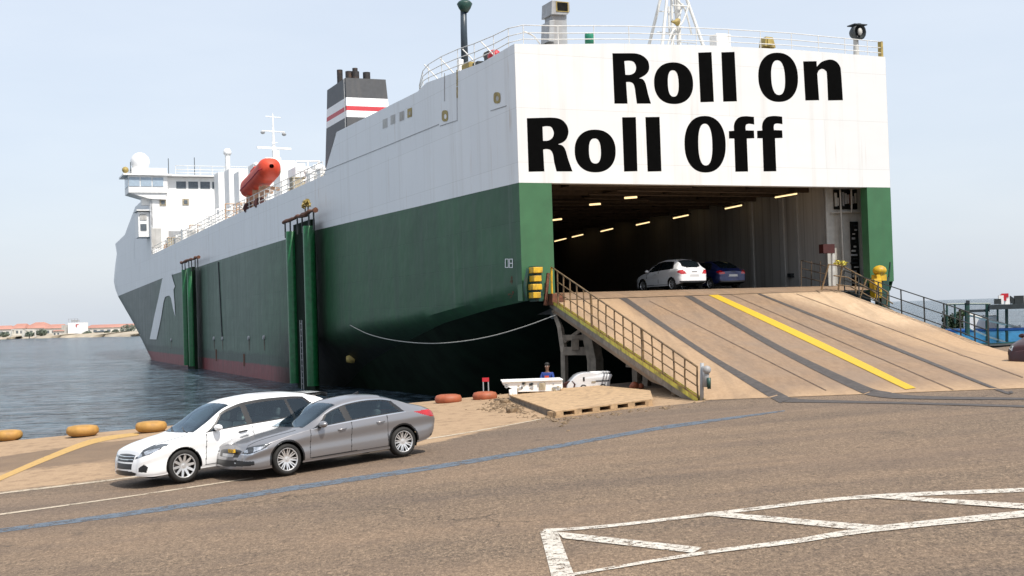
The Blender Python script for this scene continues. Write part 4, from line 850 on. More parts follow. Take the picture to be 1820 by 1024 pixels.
MB().lathe((xm-.35, 4.7, 17.55), [(.04, -.2), (.08, -.05), (.2, .15), (.2, .2), (0, .18)], 12, axis='X').build('mast_horn', 'ochre', mast, smooth=True)
c = sb(1280, 78, 3.5); MB().box((c.x, 3.5, c.z+.1), (.85, .7, .7)).build('roof_locker', 'deckwhite', ship, bevel=.06)
c = sb(1364, 82, 1.2); v = MB(); v.add([(c.x-.3, 1, c.z-.05), (c.x+.35, 1, c.z-.1), (c.x+.2, 1, c.z+.4), (c.x-.2, 1, c.z+.42), (c.x-.3, 1.5, c.z-.05), (c.x+.35, 1.5, c.z-.1), (c.x+.2, 1.5, c.z+.4), (c.x-.2, 1.5, c.z+.42)], [(0, 1, 2, 3), (7, 6, 5, 4), (0, 3, 7, 4), (1, 5, 6, 2), (3, 2, 6, 7)]); v.box((c.x-.02, .97, c.z+.16), (.26, .06, .3)); v.build('roof_lamp', 'ochre', ship)
c = sb(1522, 98, 1.0); v = MB(); v.cyl((c.x, 1, c.z-.1), (c.x, 1, c.z+.95), .15, .13, 10); fl = v.build('floodlight_post', 'lgrey', ship, smooth=True, angle=40)
v = MB(); v.lathe((c.x+.05, .95, c.z+1.15), [(.0, .35), (.25, .32), (.40, .05), (.43, -.22), (.36, -.26), (.30, -.1), (0, .1)], 14, axis='Y', sx=.95); v.box((c.x+.08, .95, c.z+1.5), (.8, .6, .05)); v.build('floodlight', 'dark', fl, smooth=True, angle=40); MB().sphere((c.x+.1, .78, c.z+1.15), (.14, .1, .2), 10).build('floodlight_bulb', 'lgrey', fl, smooth=True)
mb = MB()
for i in range(10): b = 16.8+i*.22; mb.sphere((b, .8, zr(b)+.05), (.1, .1, R.uniform(.06, .18)), 7)
mb.build('roof_cable', 'lgrey', ship)
# tall vent pipe and small items on the port roof edge
c = portP(826, 108, 1.2); v = MB(); v.tube([(1.2, c.y, c.z-.5), (1.2, c.y, c.z+1.5), (1.2, c.y-.05, c.z+2.62)], [.19, .17, .16], 12); vp = v.build('vent_pipe', 'navy', ship, smooth=True)
v = MB(); v.lathe((1.25, c.y-.1, c.z+2.6), [(.17, -.15), (.3, .05), (.40, .28), (.36, .34), (.28, .42), (.12, .5), (0, .5)], 16); v.build('vent_cowl', 'dkgreen', vp, smooth=True)
for x, y, w_, h_, mat, nm in ((838, 114, .7, .5, 'ochre', 'roof_locker'), (852, 102, .5, .42, 'dark', 'roof_bin'), (870, 96, .38, .75, 'black', 'roof_bin'), (818, 110, .25, .9, 'deckwhite', 'roof_locker')):
    c = portP(x, y+5, .8); MB().box((.8, c.y, zaft(c.y)+h_/2-.05), (w_, w_*1.4, h_)).build(nm, mat, ship, bevel=.04)
c = portP(878, 93, .8); MB().sphere((.8, c.y, zaft(c.y)+.42), (.3, .45, .3), 12).build('roof_buoy', 'red', ship, smooth=True)
c = portP(858, 90, .8); MB().sphere((1.0, c.y, zaft(c.y)+.65), .2, 10).build('roof_lamp', 'lgrey', ship, smooth=True)
# funnel ----------------------------------------------------------------
b0, b1, s0, s1 = 5.24, 8.55, 45.0, 50.6
lev = [(12, 1.25), (18.84, 1.075), (19.37, 1.06), (19.74, 1.05), (20.42, 1.035), (22.02, 1.0)]
def fring(z, kx): cx, cy = (b0+b1)/2, (s0+s1)/2; hx, hy = (b1-b0)/2*kx, (s1-s0)/2*(1+(kx-1)*1.5); return [(cx+sx*hx, cy+sy*hy+(z-22)*.05, z) for sx, sy in ((-1, -1), (1, -1), (1, 1), (-1, 1))]
mb = MB()
for i in range(5):
    a, b = fring(*lev[i]), fring(*lev[i+1]); m = (0, 1, 2, 1, 0)[i]
    for k_ in range(4): mb.quad(a[k_], a[(k_+1) % 4], b[(k_+1) % 4], b[k_], m)
mb.add(fring(*lev[5]), [(0, 1, 2, 3)], 0); fun = mb.build('funnel', ['dgrey', 'stripew', 'red'], ship)
for x, s, r, h in ((5.8, 48.6, .24, 1.35), (6.0, 46.6, .3, .85), (6.8, 47.6, .22, 1.35), (7.4, 46.4, .3, .8), (6.45, 46.3, .3, .8)):
    MB().lathe((x, s, 22), [(r, 0), (r, h), (r*.75, h), (r*.7, h-.3)], 14).build('exhaust_pipe', 'soot', fun, smooth=True, angle=50)
mb = MB(); a, b = fring(12.8, 1.23), fring(22, 1.0); mb.bar(Vector(a[0])+Vector((-.05, .3, 0)), Vector(b[0])+Vector((-.05, .3, 0)), .05); mb.build('funnel_pipe', 'grey', fun)
# accommodation and bridge ------------------------------------------------
S0 = 124.0
mb = MB(); mb.box((MID, S0+7, 16.2), (BEAM-.1, 14, 9.0)); house_ = mb.build('accommodation', 'deckwhite', ship)
mb = MB(); mb.prism([(.015, 124.0, 12.2), (.015, 165, 12.2), (.015, 171, 17.0), (.015, 156, 17.5), (.015, 141, 20.6), (.015, 124.0, 20.7)], (.3, 0, 0)); mb.build('house_side', 'white', ship)
mb = MB(); mb.box((MID, 127.5, 21.9), (BEAM-4, 7, 2.4)); br_ = mb.build('bridge', 'deckwhite', ship)
for i in range(9):
    b = 4.2+i*1.62; MB().box((b, 123.98, 22.05), (1.3, .08, .95)).build('bridge_window', 'glasswin' if 0 else 'windowfar', br_)
for sgn in (0, 1):
    b = -.7 if sgn == 0 else BEAM+.7
    mb = MB(); mb.prism([(b-2.1, 123.4, 20.9), (b+3.0, 123.4, 20.9), (b+3.0, 123.4, 23.2), (b-2.1, 123.4, 23.2)], (0, 4.6, 0)); mb.prism([(b-2.1, 123.6, 20.9), (b+2.8, 123.6, 20.9), (b+2.8, 123.6, 20.0), (b+.6, 123.6, 20.1)] if sgn == 0 else [(b+2.1, 123.6, 20.9), (b-2.8, 123.6, 20.9), (b-2.8, 123.6, 20.0), (b-.6, 123.6, 20.1)], (0, 4.2, 0))
    wg = mb.build('bridge_wing', 'deckwhite', ship)
    for j in range(3): MB().box((b-1.35+j*1.55, 123.36, 22.35), (1.4, .08, 1.2)).build('wing_window', 'palewin', wg)
    for j in range(2): MB().box((b-2.12 if sgn == 0 else b+2.12, 124.6+j*2, 22.35), (.08, 1.7, 1.2)).build('wing_window', 'palewin', wg)
    mb = MB(); mb.box((b+.4, 125.7, 23.32), (6.4, 5.6, .22)); mb.box((b+.7, 125.7, 23.85), (4.6, 4.2, .85)); mb.build('wing_roof', 'deckwhite', wg)
MB().box((MID, 127, 23.25), (BEAM-1, 8.0, .2)).build('bridge_roof', 'deckwhite', ship)
for x, y in ((289.5, 360), (330, 359)):
    c = sternL(x, y, 123.93); f = MB().box((c.x, 123.96, c.z), (.85, .1, .85)).build('porthole_window', 'ochregrey', house_); MB().box((c.x, 123.90, c.z), (.45, .06, .5)).build('pane', 'windowfar', f)
c = sternL(278, 423, 123.95); MB().box((c.x, 123.97, c.z), (1.3, .12, 2.6)).build('house_door', 'wall', house_)
c = sternL(311, 425, 123.95); MB().box((c.x+1, 123.97, c.z), (3.6, .12, 2.2)).build('house_recess', 'grey', house_)
MB().box((-.75, 126.5, 16.7), (1.5, 3.6, 3.4)).build('side_cabin', 'deckwhite', ship); MB().box((-.85, 124.66, 16.3), (.8, .08, .9)).build('cabin_window', 'windowfar', ship); MB().box((-.8, 126.3, 18.6), (1.9, 4.2, .15)).build('cabin_roof', 'deckwhite', ship)
MB().box((-.85, 124.64, 17.7), (.9, .08, .8)).build('cabin_window', 'wall', ship); MB().box((-.4, 125.2, 19.9), (1.2, 1.2, 1.1)).build('wing_bracket', 'deckwhite', ship)
c = sternL(249, 288, 126); mb = MB(); mb.sphere((c.x, 126, c.z), 1.28, 24); rd_ = mb.build('radar_dome', 'stripew', ship, smooth=True); MB().cyl((c.x, 126, 24.1), (c.x, 126, c.z-.9), .7, n=16).build('dome_base', 'deckwhite', rd_)
railrun('bridge_rail', [(b, 124, 23.35) for b in np.linspace(3.5, 20, 11)], [1.35]*11, 'rail', r=.045, rpost=.04)
for b, h in ((2.6, 2.4), (6.1, 2.6), (-2.4, 1.8)): MB().cyl((b, 124.2, 23.3), (b, 124.2, 23.3+h), .05, n=6).build('whip_aerial', 'dark', ship)
MB().sphere((-3.1, 124, 24.0), .45, 10).build('wing_lamp', 'ochre', ship, smooth=True)
# masts and deck clutter --------------------------------------------------
def mastx(x, s, b=None): return sternL(x, 300, s)
c = sternL(489, 330, 94); xb = c.x; mb = MB()
mb.tube([(xb, 94, 11.7), (xb, 94, 20), (xb-.05, 94, 24.5), (xb-.05, 94, 27.3)], [.45, .3, .15, .05], 10)
for dx in (-.75, .75): mb.cyl((xb+dx, 94.6, 11.7), (xb+dx*.4, 94.2, 20.5), .12, .1, 8)
mb.bar((xb-2.0, 94, 23.25), (xb+2.0, 94, 23.15), .28, .22); mb.cyl((xb-.9, 94, 26.9), (xb+.9, 94, 26.8), .05, n=6); mb.cyl((xb-1.4, 94, 25.2), (xb+1.3, 94, 25.1), .06, n=6)
for z in np.arange(13, 24, .9): mb.cyl((xb-.35, 93.7, z), (xb+.35, 93.7, z), .04, n=5)
fm = mb.build('signal_mast', 'deckwhite', ship, smooth=True, angle=50)
for dx, z in ((-1.3, 25.0), (1.2, 24.85)): MB().sphere((xb+dx, 93.9, z), (.28, .28, .22), 8).build('mast_light', 'grey', fm)
mb = MB(); mb.box((xb+.1, 93.6, 22.2), (.7, .5, 1.4)); mb.box((xb-.1, 93.6, 20.2), (1.5, 1.2, .25)); mb.build('mast_platform', 'deckwhite', fm)
for x, s, z1, r in ((456, 80, 19.3, .22), (405, 118, 25.6, .42), (428, 110, 20.5, .3), (520, 66, 15.8, .2), (545, 55, 15.6, .2), (500, 74, 16.6, .2)):
    c = sternL(x, 300, s); m_ = MB().cyl((c.x, s, 11.7), (c.x, s, z1), r, r*.8, 10).build('vent_post', 'deckwhite', ship, smooth=True, angle=50); MB().sphere((c.x, s, z1+r*.6), r*1.35, 10).build('vent_head', 'deckwhite', m_, smooth=True)
for x, s, y0, y1, wd, mat in ((430, 100, 300, 330, 3.2, 'deckwhite'), (470, 84, 290, 320, 2.4, 'deckwhite'), (500, 80, 285, 330, 3.0, 'deckwhite'), (520, 72, 290, 330, 2.6, 'deckwhite'), (540, 62, 296, 320, 1.6, 'deckwhite'), (415, 112, 306, 350, 4, 'deckwhite'), (455, 92, 304, 340, 4, 'deckwhite'), (486, 90, 280, 300, 1.8, 'deckwhite')):
    c = sternL(x, y0, s); MB().box((c.x, s+1.5, (c.z+11.7)/2), (wd, 3, c.z-11.7)).build('deck_house', mat, ship, bevel=.08)
rr_ = random.Random(21)
protos = {}
def proto(kind, mk_):
    mb = MB()
    if kind == 'deck_vent': mb.cyl((0, 0, 0), (0, 0, 1.2), .22, n=10); mb.lathe((0, 0, 1.2), [(.22, 0), (.45, .05), (.45, .22), (.3, .38), (0, .42)], 12); mat = 'deckwhite'
    elif kind == 'deck_locker': mb.box((0, 0, .5), (1.0, .9, 1.0)); mb.box((0, 0, 1.04), (1.1, 1.0, .08)); mat = 'deckwhite'
    elif kind == 'deck_winch': mb.cyl((-.5, 0, .6), (.5, 0, .6), .42, n=12); mb.box((-.55, 0, .4), (.12, .9, .8)); mb.box((.55, 0, .4), (.12, .9, .8)); mat = 'ochregrey'
    elif kind == 'pipe_frame':
        for x in (-.8, 0, .8): mb.cyl((x, 0, 0), (x, 0, 1.7), .06, n=6)
        for z in (.6, 1.15, 1.7): mb.cyl((-.8, 0, z), (.8, 0, z), .05, n=6)
        mb.cyl((-.8, 0, 0), (.8, 0, 1.7), .04, n=6); mat = 'deckwhite'
    elif kind == 'deck_valve': mb.cyl((0, 0, 0), (0, 0, .9), .12, n=8); mb.sphere((0, 0, .75), .25, 8); mb.cyl((-.35, 0, 1.0), (.35, 0, 1.0), .07, n=6); mb.box((.3, .2, .3), (.3, .3, .6)); mat = 'wall'
    o = mb.build(kind, mat if mk_ is None else mk_, ship); protos[(kind, mk_)] = o; return o
kinds = ['deck_vent', 'deck_locker', 'pipe_frame', 'deck_valve', 'deck_winch']
for i in range(180):
    kd = rr_.choice(['deck_vent', 'deck_locker', 'pipe_frame', 'pipe_frame', 'deck_valve', 'deck_locker', 'deck_winch', 'deck_valve'])
    s = 34+(i/180)**1.15*104+rr_.uniform(-.4, .4); b = rr_.uniform(.8, 3.6)
    if 51 < s < 65 and b < 3.2: b += 3.2
    mk_ = rr_.choice([None, None, None, 'wall', 'ochregrey', 'davitbrown'])
    if (kd, mk_) in protos: o = protos[(kd, mk_)].copy(); COL.objects.link(o)
    else: o = proto(kd, mk_)
    k_ = rr_.uniform(.55, 1.25); o.location = (b, s, 11.7+rr_.choice([.2, .5, .7, 1.0, 1.2])); o.rotation_euler = (0, 0, rr_.choice([0, .2, 1.57, -.3])); o.scale = (k_, k_, k_*rr_.uniform(.8, 1.2))
MB().box((1.9, 86, 12.0), (2.6, 104, .5)).build('deck_walkway', 'deckwhite', ship)
railrun('deck_rail', [(.15, s, zdeck(s)-.05) for s in np.arange(33.5, 139.5, 2.1)], [1.1]*len(np.arange(33.5, 139.5, 2.1)), 'rail', r=.03, rpost=.035)
# lifeboat on its cradle
LBs, LBb, LBz = 58.3, 1.0, 15.3
lb = thing('lifeboat', 'orange enclosed lifeboat resting high in its cradle on the ship side', 'lifeboat', M=SHIP @ Matrix.Translation((LBb, LBs, LBz)) @ Matrix.Rotation(rad(-6), 4, 'X') @ Matrix.Diagonal((.92, 1.2, .92, 1)))
mb = MB(); n = 28; ring = lambda y: [(1.05*k1(y)*math.copysign(abs(math.cos(a))**.75, math.cos(a)), y, (1.0 if math.sin(a) > 0 else .9)*k1(y)*math.copysign(abs(math.sin(a))**.85, math.sin(a))+(0.12*(y/4.4)**2)) for a in (2*math.pi*i/n for i in range(n))]
def k1(y): u = abs(y)/4.3; return max(.02, (1-max(0, (u-.62)/.38)**2.4*.98))**.8 if y > 0 else max(.02, (1-max(0, (u-.78)/.22)**2.6*.985))**.6
mb.grid([ring(y) for y in np.linspace(-4.28, 4.28, 48)], close=True); lh = mb.build('boat_hull', 'orange', lb, smooth=True)
mb = MB(); mb.grid([[(x, y, -.15+z*.09+(0.12*(y/4.4)**2)) for (x, z) in ((-1.05*k1(y), -1), (-1.08*k1(y)-.03, 0), (-1.05*k1(y), 1))] for y in np.linspace(-4, 4, 24)]); mb.build('fender_strake', 'red', lb)
MB().sphere((0, -4.12, .3), (.13, .1, .13), 10).build('boat_hatch', 'maroon', lb, smooth=True); MB().box((.1, .9, 1.22), (1.0, 1.5, .5)).build('conning_tower', 'orange', lb, bevel=.12); MB().sphere((.78, -3.4, -.1), (.28, .55, .45), 10).build('boat_light', 'ochre', lb, smooth=True)
for y in (-2.6, 0, 2.6):
    mb = MB(); mb.bar((.45, LBs+y-.5, 12.3), (.75, LBs+y+.2, 14.5), .55, .3); mb.bar((.75, LBs+y+.2, 14.5), (2.2, LBs+y+.2, 14.3), .5, .25); mb.build('davit', 'davitbrown', ship)
for y in (-3.3, 1.2): MB().lathe((.3, LBs+y, 13.0), [(0, -.2), (.5, -.2), (.5, -.12), (.3, -.1), (.3, .1), (.5, .12), (.5, .2), (0, .2)], 14, axis='Y').build('davit_winch', 'maroon', ship, smooth=True, angle=40)
# stern corner gear
for i, y in enumerate((480.5, 495.5, 510.5, 525)):
    a = sternL(951-i*.6, y, -.62); o = MB().box((a.x, -.7, a.z), (.44 if i % 2 == 0 else .36, .5, .25)).build('fender_block', 'yellow', ship, bevel=.02)
a, b = sternL(943, 478, -.3), sternL(944, 530, -.3); mb = MB(); mb.tube(smoothpath([(a.x-.25, -.35, b.z-.1), (a.x-.33, -.4, b.z+.5), (a.x-.15, -.4, a.z)], 5), .09, 6); mb.bar((a.x+.15, -.45, b.z-.15), (a.x+.15, -.45, a.z+.1), .7, .3); mb.build('fender_bracket', 'dkgreen', ship)
mb = MB(); mb.box((1.25, -.6, 3.55), (.6, .9, .5)); mb.bar((.95, -.7, 4.7), (.75, -.7, 3.3), .12); mb.build('ramp_hinge', 'rust', ship)
a = sternL(1561, 483, -.5); mb = MB(); mb.sphere((a.x, -.6, a.z+.05), (.34, .35, .26), 14); mb.box((a.x-.05, -.6, a.z-.3), (.6, .4, .3)); hd = mb.build('winch_head', 'yellow', ship, smooth=True, angle=40)
mb = MB(); a2 = sternL(1553, 513, -.5); mb.box((a2.x, -.65, a2.z), (.45, .4, .95)); mb.cyl((a2.x, -.9, a2.z+.1), (a2.x, -.6, a2.z+.1), .2, n=12); mb.build('winch_body', 'yellow', ship, bevel=.04)
mb = MB(); a3 = sternL(1570, 520, -.4); mb.box((a3.x, -.3, a3.z), (.5, .5, 1.5)); mb.bar((a3.x+.3, -.4, a3.z+.3), (a3.x+.5, -.4, a3.z+1.5), .06); mb.build('winch_stand', 'dkgreen', ship)
MB().lathe(onhull(626, 638, .0), [(0, -.4), (.22, -.38), (.3, -.1), (.3, .1)], 10, axis='X').build('thruster_boss', 'ochre', ship, smooth=True)
# mooring line
rp_ = [(622, 578, 77.6), (655, 594, 71), (700, 605, 65.5), (760, 610.5, 60.5), (820, 607, 57), (880, 596, 55), (940, 578, 53.5), (988, 560, 52.4)]
mb = MB(); mb.tube(smoothpath([atY(x, y, Y) for x, y, Y in rp_], 6), .024, 6); solo(mb, 'mooring_line', 'steelrope', 'pale slack mooring line hanging below the dark stern', 'rope', atY(622, 578, 78), smooth=True)
# fender dolphins beside the hull
def dolphin(label, xs_, ymid, ytop, r, capx, capy):
    ps = [portP(x, ymid, -1.0) for x in xs_]; zt = portP(xs_[-1], ytop, -1.0).z
    t = thing('mooring_dolphin', label, 'dolphin', SHIP @ Vector((-1.0, ps[0].y, -3.0)), math.atan2(SB.y, SB.x), 'green pile dolphins beside the hull')
    L = lambda v: Vector((v[0]+1.0, v[1]-ps[0].y, v[2]+3.0))
    for p_ in ps: MB().lathe(L((-1, p_.y, 0)), [(r, -1.5), (r, zt), (r*.9, zt+.05), (0, zt+.05)], 20).build('pile', 'pile', t, smooth=True, angle=40)
    s0_, s1_ = portP(capx[0], capy[0], -1).y, portP(capx[1], capy[1], -1).y; zc = zt+.95
    mb = MB(); mb.tube([L((-1.0, s0_+(s1_-s0_)*f, zc+R.uniform(-.08, .08)-f*0)) for f in np.linspace(0, 1, 12)], [R.uniform(.08, .20) for _ in range(12)], 8); mb.build('cap_beam', 'rust', t)
    mb = MB()
    for f in (.06, .2, .4, .55, .78, .95):
        y = s0_+(s1_-s0_)*f; mb.cyl(L((-1.0, y, zt-.3)), L((-1.0, y, zc)), .06, n=6)
    mb.build('cap_rods', 'dark', t)
    return t, L, ps, zt
t, L, ps, zt = dolphin('pair of thick green piles with rusty cap, nearest along the hull', (521, 552), 530, 402, .40, (561, 504), (378, 396))
mb = MB(); y = (ps[0].y+ps[1].y)/2
for dy in (-.28, .28): mb.cyl(L((-1.1, y+dy, -2.5)), L((-1.1, y+dy, 3.0)), .035, n=6)
for i in range(13): mb.cyl(L((-1.1, y-.28, -2.3+i*.42)), L((-1.1, y+.28, -2.3+i*.42)), .025, n=5)
mb.build('ladder', 'grey', t); MB().box(L((-.7, y, 3.6)), (.3, ps[0].y-ps[1].y, 12.5)).build('pile_back', 'bottom', t)
mb = MB()
for f in (.42, .62): leafcloud(mb, L((-1.0, ps[1].y+.3+f*4-2, zt+1.6)), .22, .22, .32, 60, .13)
mb.build('cap_weed', 'ochre', t); mb = MB(); [mb.cyl(L((-1, ps[1].y+.3+f*4-2, zt+.9)), L((-1, ps[1].y+.3+f*4-2, zt+1.5)), .05, n=5) for f in (.42, .62)]; mb.build('weed_stem', 'dark', t)
t, L, ps, zt = dolphin('pair of dark green piles with rusty cap, farther along the hull near the bow emblem', (331.5, 341), 560, 477, .42, (353, 322), (450, 458))
MB().box(L((-.75, (ps[0].y+ps[1].y)/2, 3.2)), (.3, 5.0, 11.6)).build('pile_back', 'bottom', t)
# ================================================================== cars
def pchip(pts):
    x = np.array([p[0] for p in pts], float); y = np.array([p[1] for p in pts], float); h = np.diff(x); d = np.diff(y)/h; m = np.zeros(len(x))
    m[0], m[-1] = d[0], d[-1]
    for i in range(1, len(x)-1):
        if d[i-1]*d[i] > 0:
            w1, w2 = 2*h[i]+h[i-1], h[i]+2*h[i-1]; m[i] = (w1+w2)/(w1/d[i-1]+w2/d[i])
    def f(q):
        q = np.clip(q, x[0], x[-1]); i = np.clip(np.searchsorted(x, q)-1, 0, len(h)-1); t = (q-x[i])/h[i]
        return (2*t**3-3*t**2+1)*y[i]+(t**3-2*t**2+t)*h[i]*m[i]+(-2*t**3+3*t**2)*y[i+1]+(t**3-t**2)*h[i]*m[i+1]
    return f
SEG = [3, 6, 11, 11, 11, 8, 18, 6, 14]      # subdivisions between the section's control points
IB, IS, IR = 3, sum(SEG[:6]), sum(SEG[:7])   # ring index of the sill, the shoulder and the roof edge
def inpoly(x, y, poly):
    ins = np.zeros(x.shape, bool); n = len(poly)
    for i in range(n):
        ax, ay = poly[i]; bx, by = poly[(i+1) % n]
        ins ^= ((ay > y) != (by > y)) & (x < (bx-ax)*(y-ay)/(by-ay+1e-12)+ax)
    return ins
def make_wheel(t, R_, rr, wd, spokes, twin, face, dark):
    """returns wheel, its children are tyre and rim; local y points outwards"""
    mb = MB(); mb.cyl((0, -wd*.7, 0), (0, -wd*.35, 0), rr*.3, n=16); mb.lathe((0, -wd*.62, 0), [(.05, -.012), (rr*.78, -.012), (rr*.78, .012), (.05, .012)], 32, axis='Y'); wh = mb.build('wheel', 'disc', t, smooth=True, angle=40)
    mb = MB(); h = wd/2
    mb.lathe((0, -h+.0, 0), [(rr, -h*.8), (rr+.03, -h), (R_-.035, -h), (R_-.006, -h*.8), (R_, -h*.3), (R_, h*.3), (R_-.006, h*.8), (R_-.035, h*.99), (rr+.03, h*1.02), (rr+.004, h*.90)], 56, axis='Y'); mb.build('tyre', 'tyre', wh, smooth=True, angle=50)
    mb = MB()
    mb.lathe((0, -h, 0), [(rr*.92, -h*.9), (rr*.93, h*.3), (rr*.94, h*.5)], 48, 1, axis='Y'); mb.lathe((0, -h, 0), [(rr*.94, h*.55), (rr*.945, h*.80), (rr*.985, h*.93), (rr+.006, h*.93), (rr+.008, h*.80)], 48, 0, axis='Y')
    mb.lathe((0, -h, 0), [(0, h*.60), (.026, h*.60), (.03, h*.52), (.075, h*.50), (.085, h*.3)], 20, 0, axis='Y'); mb.lathe((0, -h*1.05, 0), [(.0, -h*.3), (rr*.9, -h*.3)], 32, 1, axis='Y')
    for i in range(spokes):
        a0 = 2*math.pi*i/spokes
        for dv in ((-1, 1) if twin else (0,)):
            a = a0; ca, sa = math.cos(a), math.sin(a); o0, o1 = dv*.012, dv*(.05 if twin else 0)
            w0, w1 = (.017, .012) if twin else (.030, .024)
            P_ = lambda r, o, y: Vector((r*ca-o*sa, y-h, r*sa+o*ca))
            pts = [(.06, o0-w0, h*.50), (.06, o0+w0, h*.50), (rr*.95, o1+w1, h*.70), (rr*.95, o1-w1, h*.70), (.06, o0-w0, h*.26), (.06, o0+w0, h*.26), (rr*.95, o1+w1, h*.42), (rr*.95, o1-w1, h*.42)]
            v = [P_(*q_) for q_ in pts]
            mb.add(v, [(0, 1, 2, 3)], 0); mb.add(v, [(0, 3, 7, 4), (1, 5, 6, 2)], 1 if face != dark else 0)
    mb.build('rim', [face, dark], wh, smooth=True, angle=30); return wh
def make_car(name, label, cat, P, heading, sp, group=None, res=.0125, up=None):
    L, W = sp['L'], sp['W']; hw = W/2
    f = Vector(heading).normalized(); up = (up or Vector((-GR, 0, 1))).normalized(); f = (f-up*f.dot(up)).normalized(); lf = up.cross(f)
    M = Matrix(((f.x, lf.x, up.x, P.x), (f.y, lf.y, up.y, P.y), (f.z, lf.z, up.z, P.z), (0, 0, 0, 1)))
    t = thing(name, label, cat, group=group, M=M)
    xo = sp['xf']                                   # local x of the nose (front axle is at x = sp['xf']-sp['ax'])
    e = .10; n_e = 9
    s_ = np.concatenate([e*(1-np.cos(np.linspace(0, math.pi/2, n_e)))[:-1], np.arange(e, L-e, res), L-e*(1-np.cos(np.linspace(math.pi/2, 0, n_e)))])
    zt, zs, zb, ry, cr = pchip(sp['zt']), pchip(sp['zs']), pchip(sp['zb']), pchip(sp['ry']), pchip(sp['cr'])
    fn, rn = sp.get('fn', (.60, .62, 2.3)), sp.get('rn', (.70, .50, 2.4))
    def plan(s):
        u = np.clip(s/fn[1], 0, 1); a = fn[0]+(1-fn[0])*(1-(1-u)**fn[2])**(1/fn[2])
        u = np.clip((L-s)/rn[1], 0, 1); b = rn[0]+(1-rn[0])*(1-(1-u)**rn[2])**(1/rn[2]); return hw*np.minimum(a, b)
    wp = plan(s_); Zt, Zs, Zb, Ry, Cr = zt(s_), zs(s_), zb(s_), ry(s_), cr(s_)
    Zs = np.minimum(Zs, Zt-Cr-.03)
    H = Zs-Zb; bulge = sp.get('bulge', .035)
    C0 = [(0*wp, Zb), (wp*.84, Zb), (wp*.955, Zb+H*.07), (wp*.985, Zb+H*.30), (wp*(1-bulge*.5), Zb+H*.55), (wp*1.0, Zb+H*.80), (wp*(.965), Zs), (np.minimum(wp*.955, hw*Ry), Zt-Cr), (np.minimum(wp*.955, hw*Ry)*.72, Zt-Cr*.36), (0*wp, Zt)]
    rings = []
    for a in range(9):
        p0, p1, p2, p3 = C0[max(a-1, 0)], C0[a], C0[a+1], C0[min(a+2, 9)]
        tens = 0.0 if a in (0,) else 1.0
        for k_ in range(SEG[a]):
            q_ = k_/SEG[a]; r = []
            for c in (0, 1):
                m1 = (p2[c]-p0[c])*.5*tens; m2 = (p3[c]-p1[c])*.5*tens
                if a in (6,): m1 = (p2[c]-p1[c])*.9; m2 = (p2[c]-p1[c])*1.0
                if a == 5: m2 = (p2[c]-p1[c])
                if a == 7: m1 = (p2[c]-p1[c])*1.3
                if a == 8 and c == 1: m2 = 0*m2
                r.append((2*q_**3-3*q_**2+1)*p1[c]+(q_**3-2*q_**2+q_)*m1+(-2*q_**3+3*q_**2)*p2[c]+(q_**3-q_**2)*m2)
            rings.append(r)
    rings.append([C0[9][0], C0[9][1]])
    Y = np.array([r[0] for r in rings]).T; Zr = np.array([r[1] for r in rings]).T; ns, nk = Y.shape
    # nose and tail lean: x offset grows where the section is low or high
    Xs = np.repeat(s_[:, None], nk, 1)
    lean = sp.get('lean', .10); tl = sp.get('tlean', .10)
    zz = (Zr-Zb[:, None])/np.maximum(.2, (Zt-Zb)[:, None])
    Xs = Xs+np.clip(1-s_/.5, 0, 1)[:, None]**1.5*lean*(zz**2)
    Xs = Xs-np.clip(1-(L-s_)/.5, 0, 1)[:, None]**1.5*tl*(np.abs(zz-.55)*1.4)**1.5
    verts = []; 
    idx = -np.ones((ns, 2, nk), int)
    for i in range(ns):
        for side in (0, 1):
            for k_ in range(nk):
                if side == 1 and k_ in (0, nk-1): idx[i, 1, k_] = idx[i, 0, k_]; continue
                idx[i, side, k_] = len(verts); verts.append((xo-Xs[i, k_], Y[i, k_] if side == 0 else -Y[i, k_], Zr[i, k_]))
    faces = []; info = []       # info: kind, s, k, side
    for i in range(ns-1):
        for k_ in range(nk-1):
            faces.append((idx[i, 0, k_], idx[i, 0, k_+1], idx[i+1, 0, k_+1], idx[i+1, 0, k_])); info.append((0, (s_[i]+s_[i+1])/2, k_, 0))
            faces.append((idx[i, 1, k_], idx[i+1, 1, k_], idx[i+1, 1, k_+1], idx[i, 1, k_+1])); info.append((0, (s_[i]+s_[i+1])/2, k_, 1))
    NCAP = 44
    for kind, i, sg in ((1, 0, 1), (2, ns-1, -1)):
        bul = sp.get('nose_bulge', .07) if kind == 1 else sp.get('tail_bulge', .06); prev = None
        for k_ in range(IB, nk):
            y0 = Y[i, k_]; row = []
            for c in range(NCAP+1):
                if c == 0: row.append(idx[i, 0, k_]); continue
                if c == NCAP: row.append(idx[i, 1, k_]); continue
                if k_ == nk-1: row.append(idx[i, 0, k_]); continue
                y = y0*(1-2*c/NCAP); row.append(len(verts)); verts.append((xo-Xs[i, k_]+sg*bul*(1-(y/max(y0, .01))**2)*min(1, y0/.3), y, Zr[i, k_]))
            if prev is not None:
                for c in range(NCAP):
                    q_ = (prev[c], prev[c+1], row[c+1], row[c]) if kind == 1 else (prev[c], row[c], row[c+1], prev[c+1])
                    q_ = tuple(dict.fromkeys(q_))
                    if len(q_) > 2: faces.append(q_); info.append((kind, s_[i], k_-1, 0 if c < NCAP/2 else 1))
            prev = row
    V = np.array(verts); info = np.array(info); fc = np.array([V[list(q_)].mean(0) for q_ in faces])
    vol = sum(np.dot(V[q_[0]], np.cross(V[q_[1]], V[q_[2]])) for q_ in faces[::7])
    if vol < 0: faces = [tuple(reversed(q_)) for q_ in faces]
    kind, fs, fk, fsd = info[:, 0].astype(int), info[:, 1], info[:, 2].astype(int), info[:, 3].astype(int)
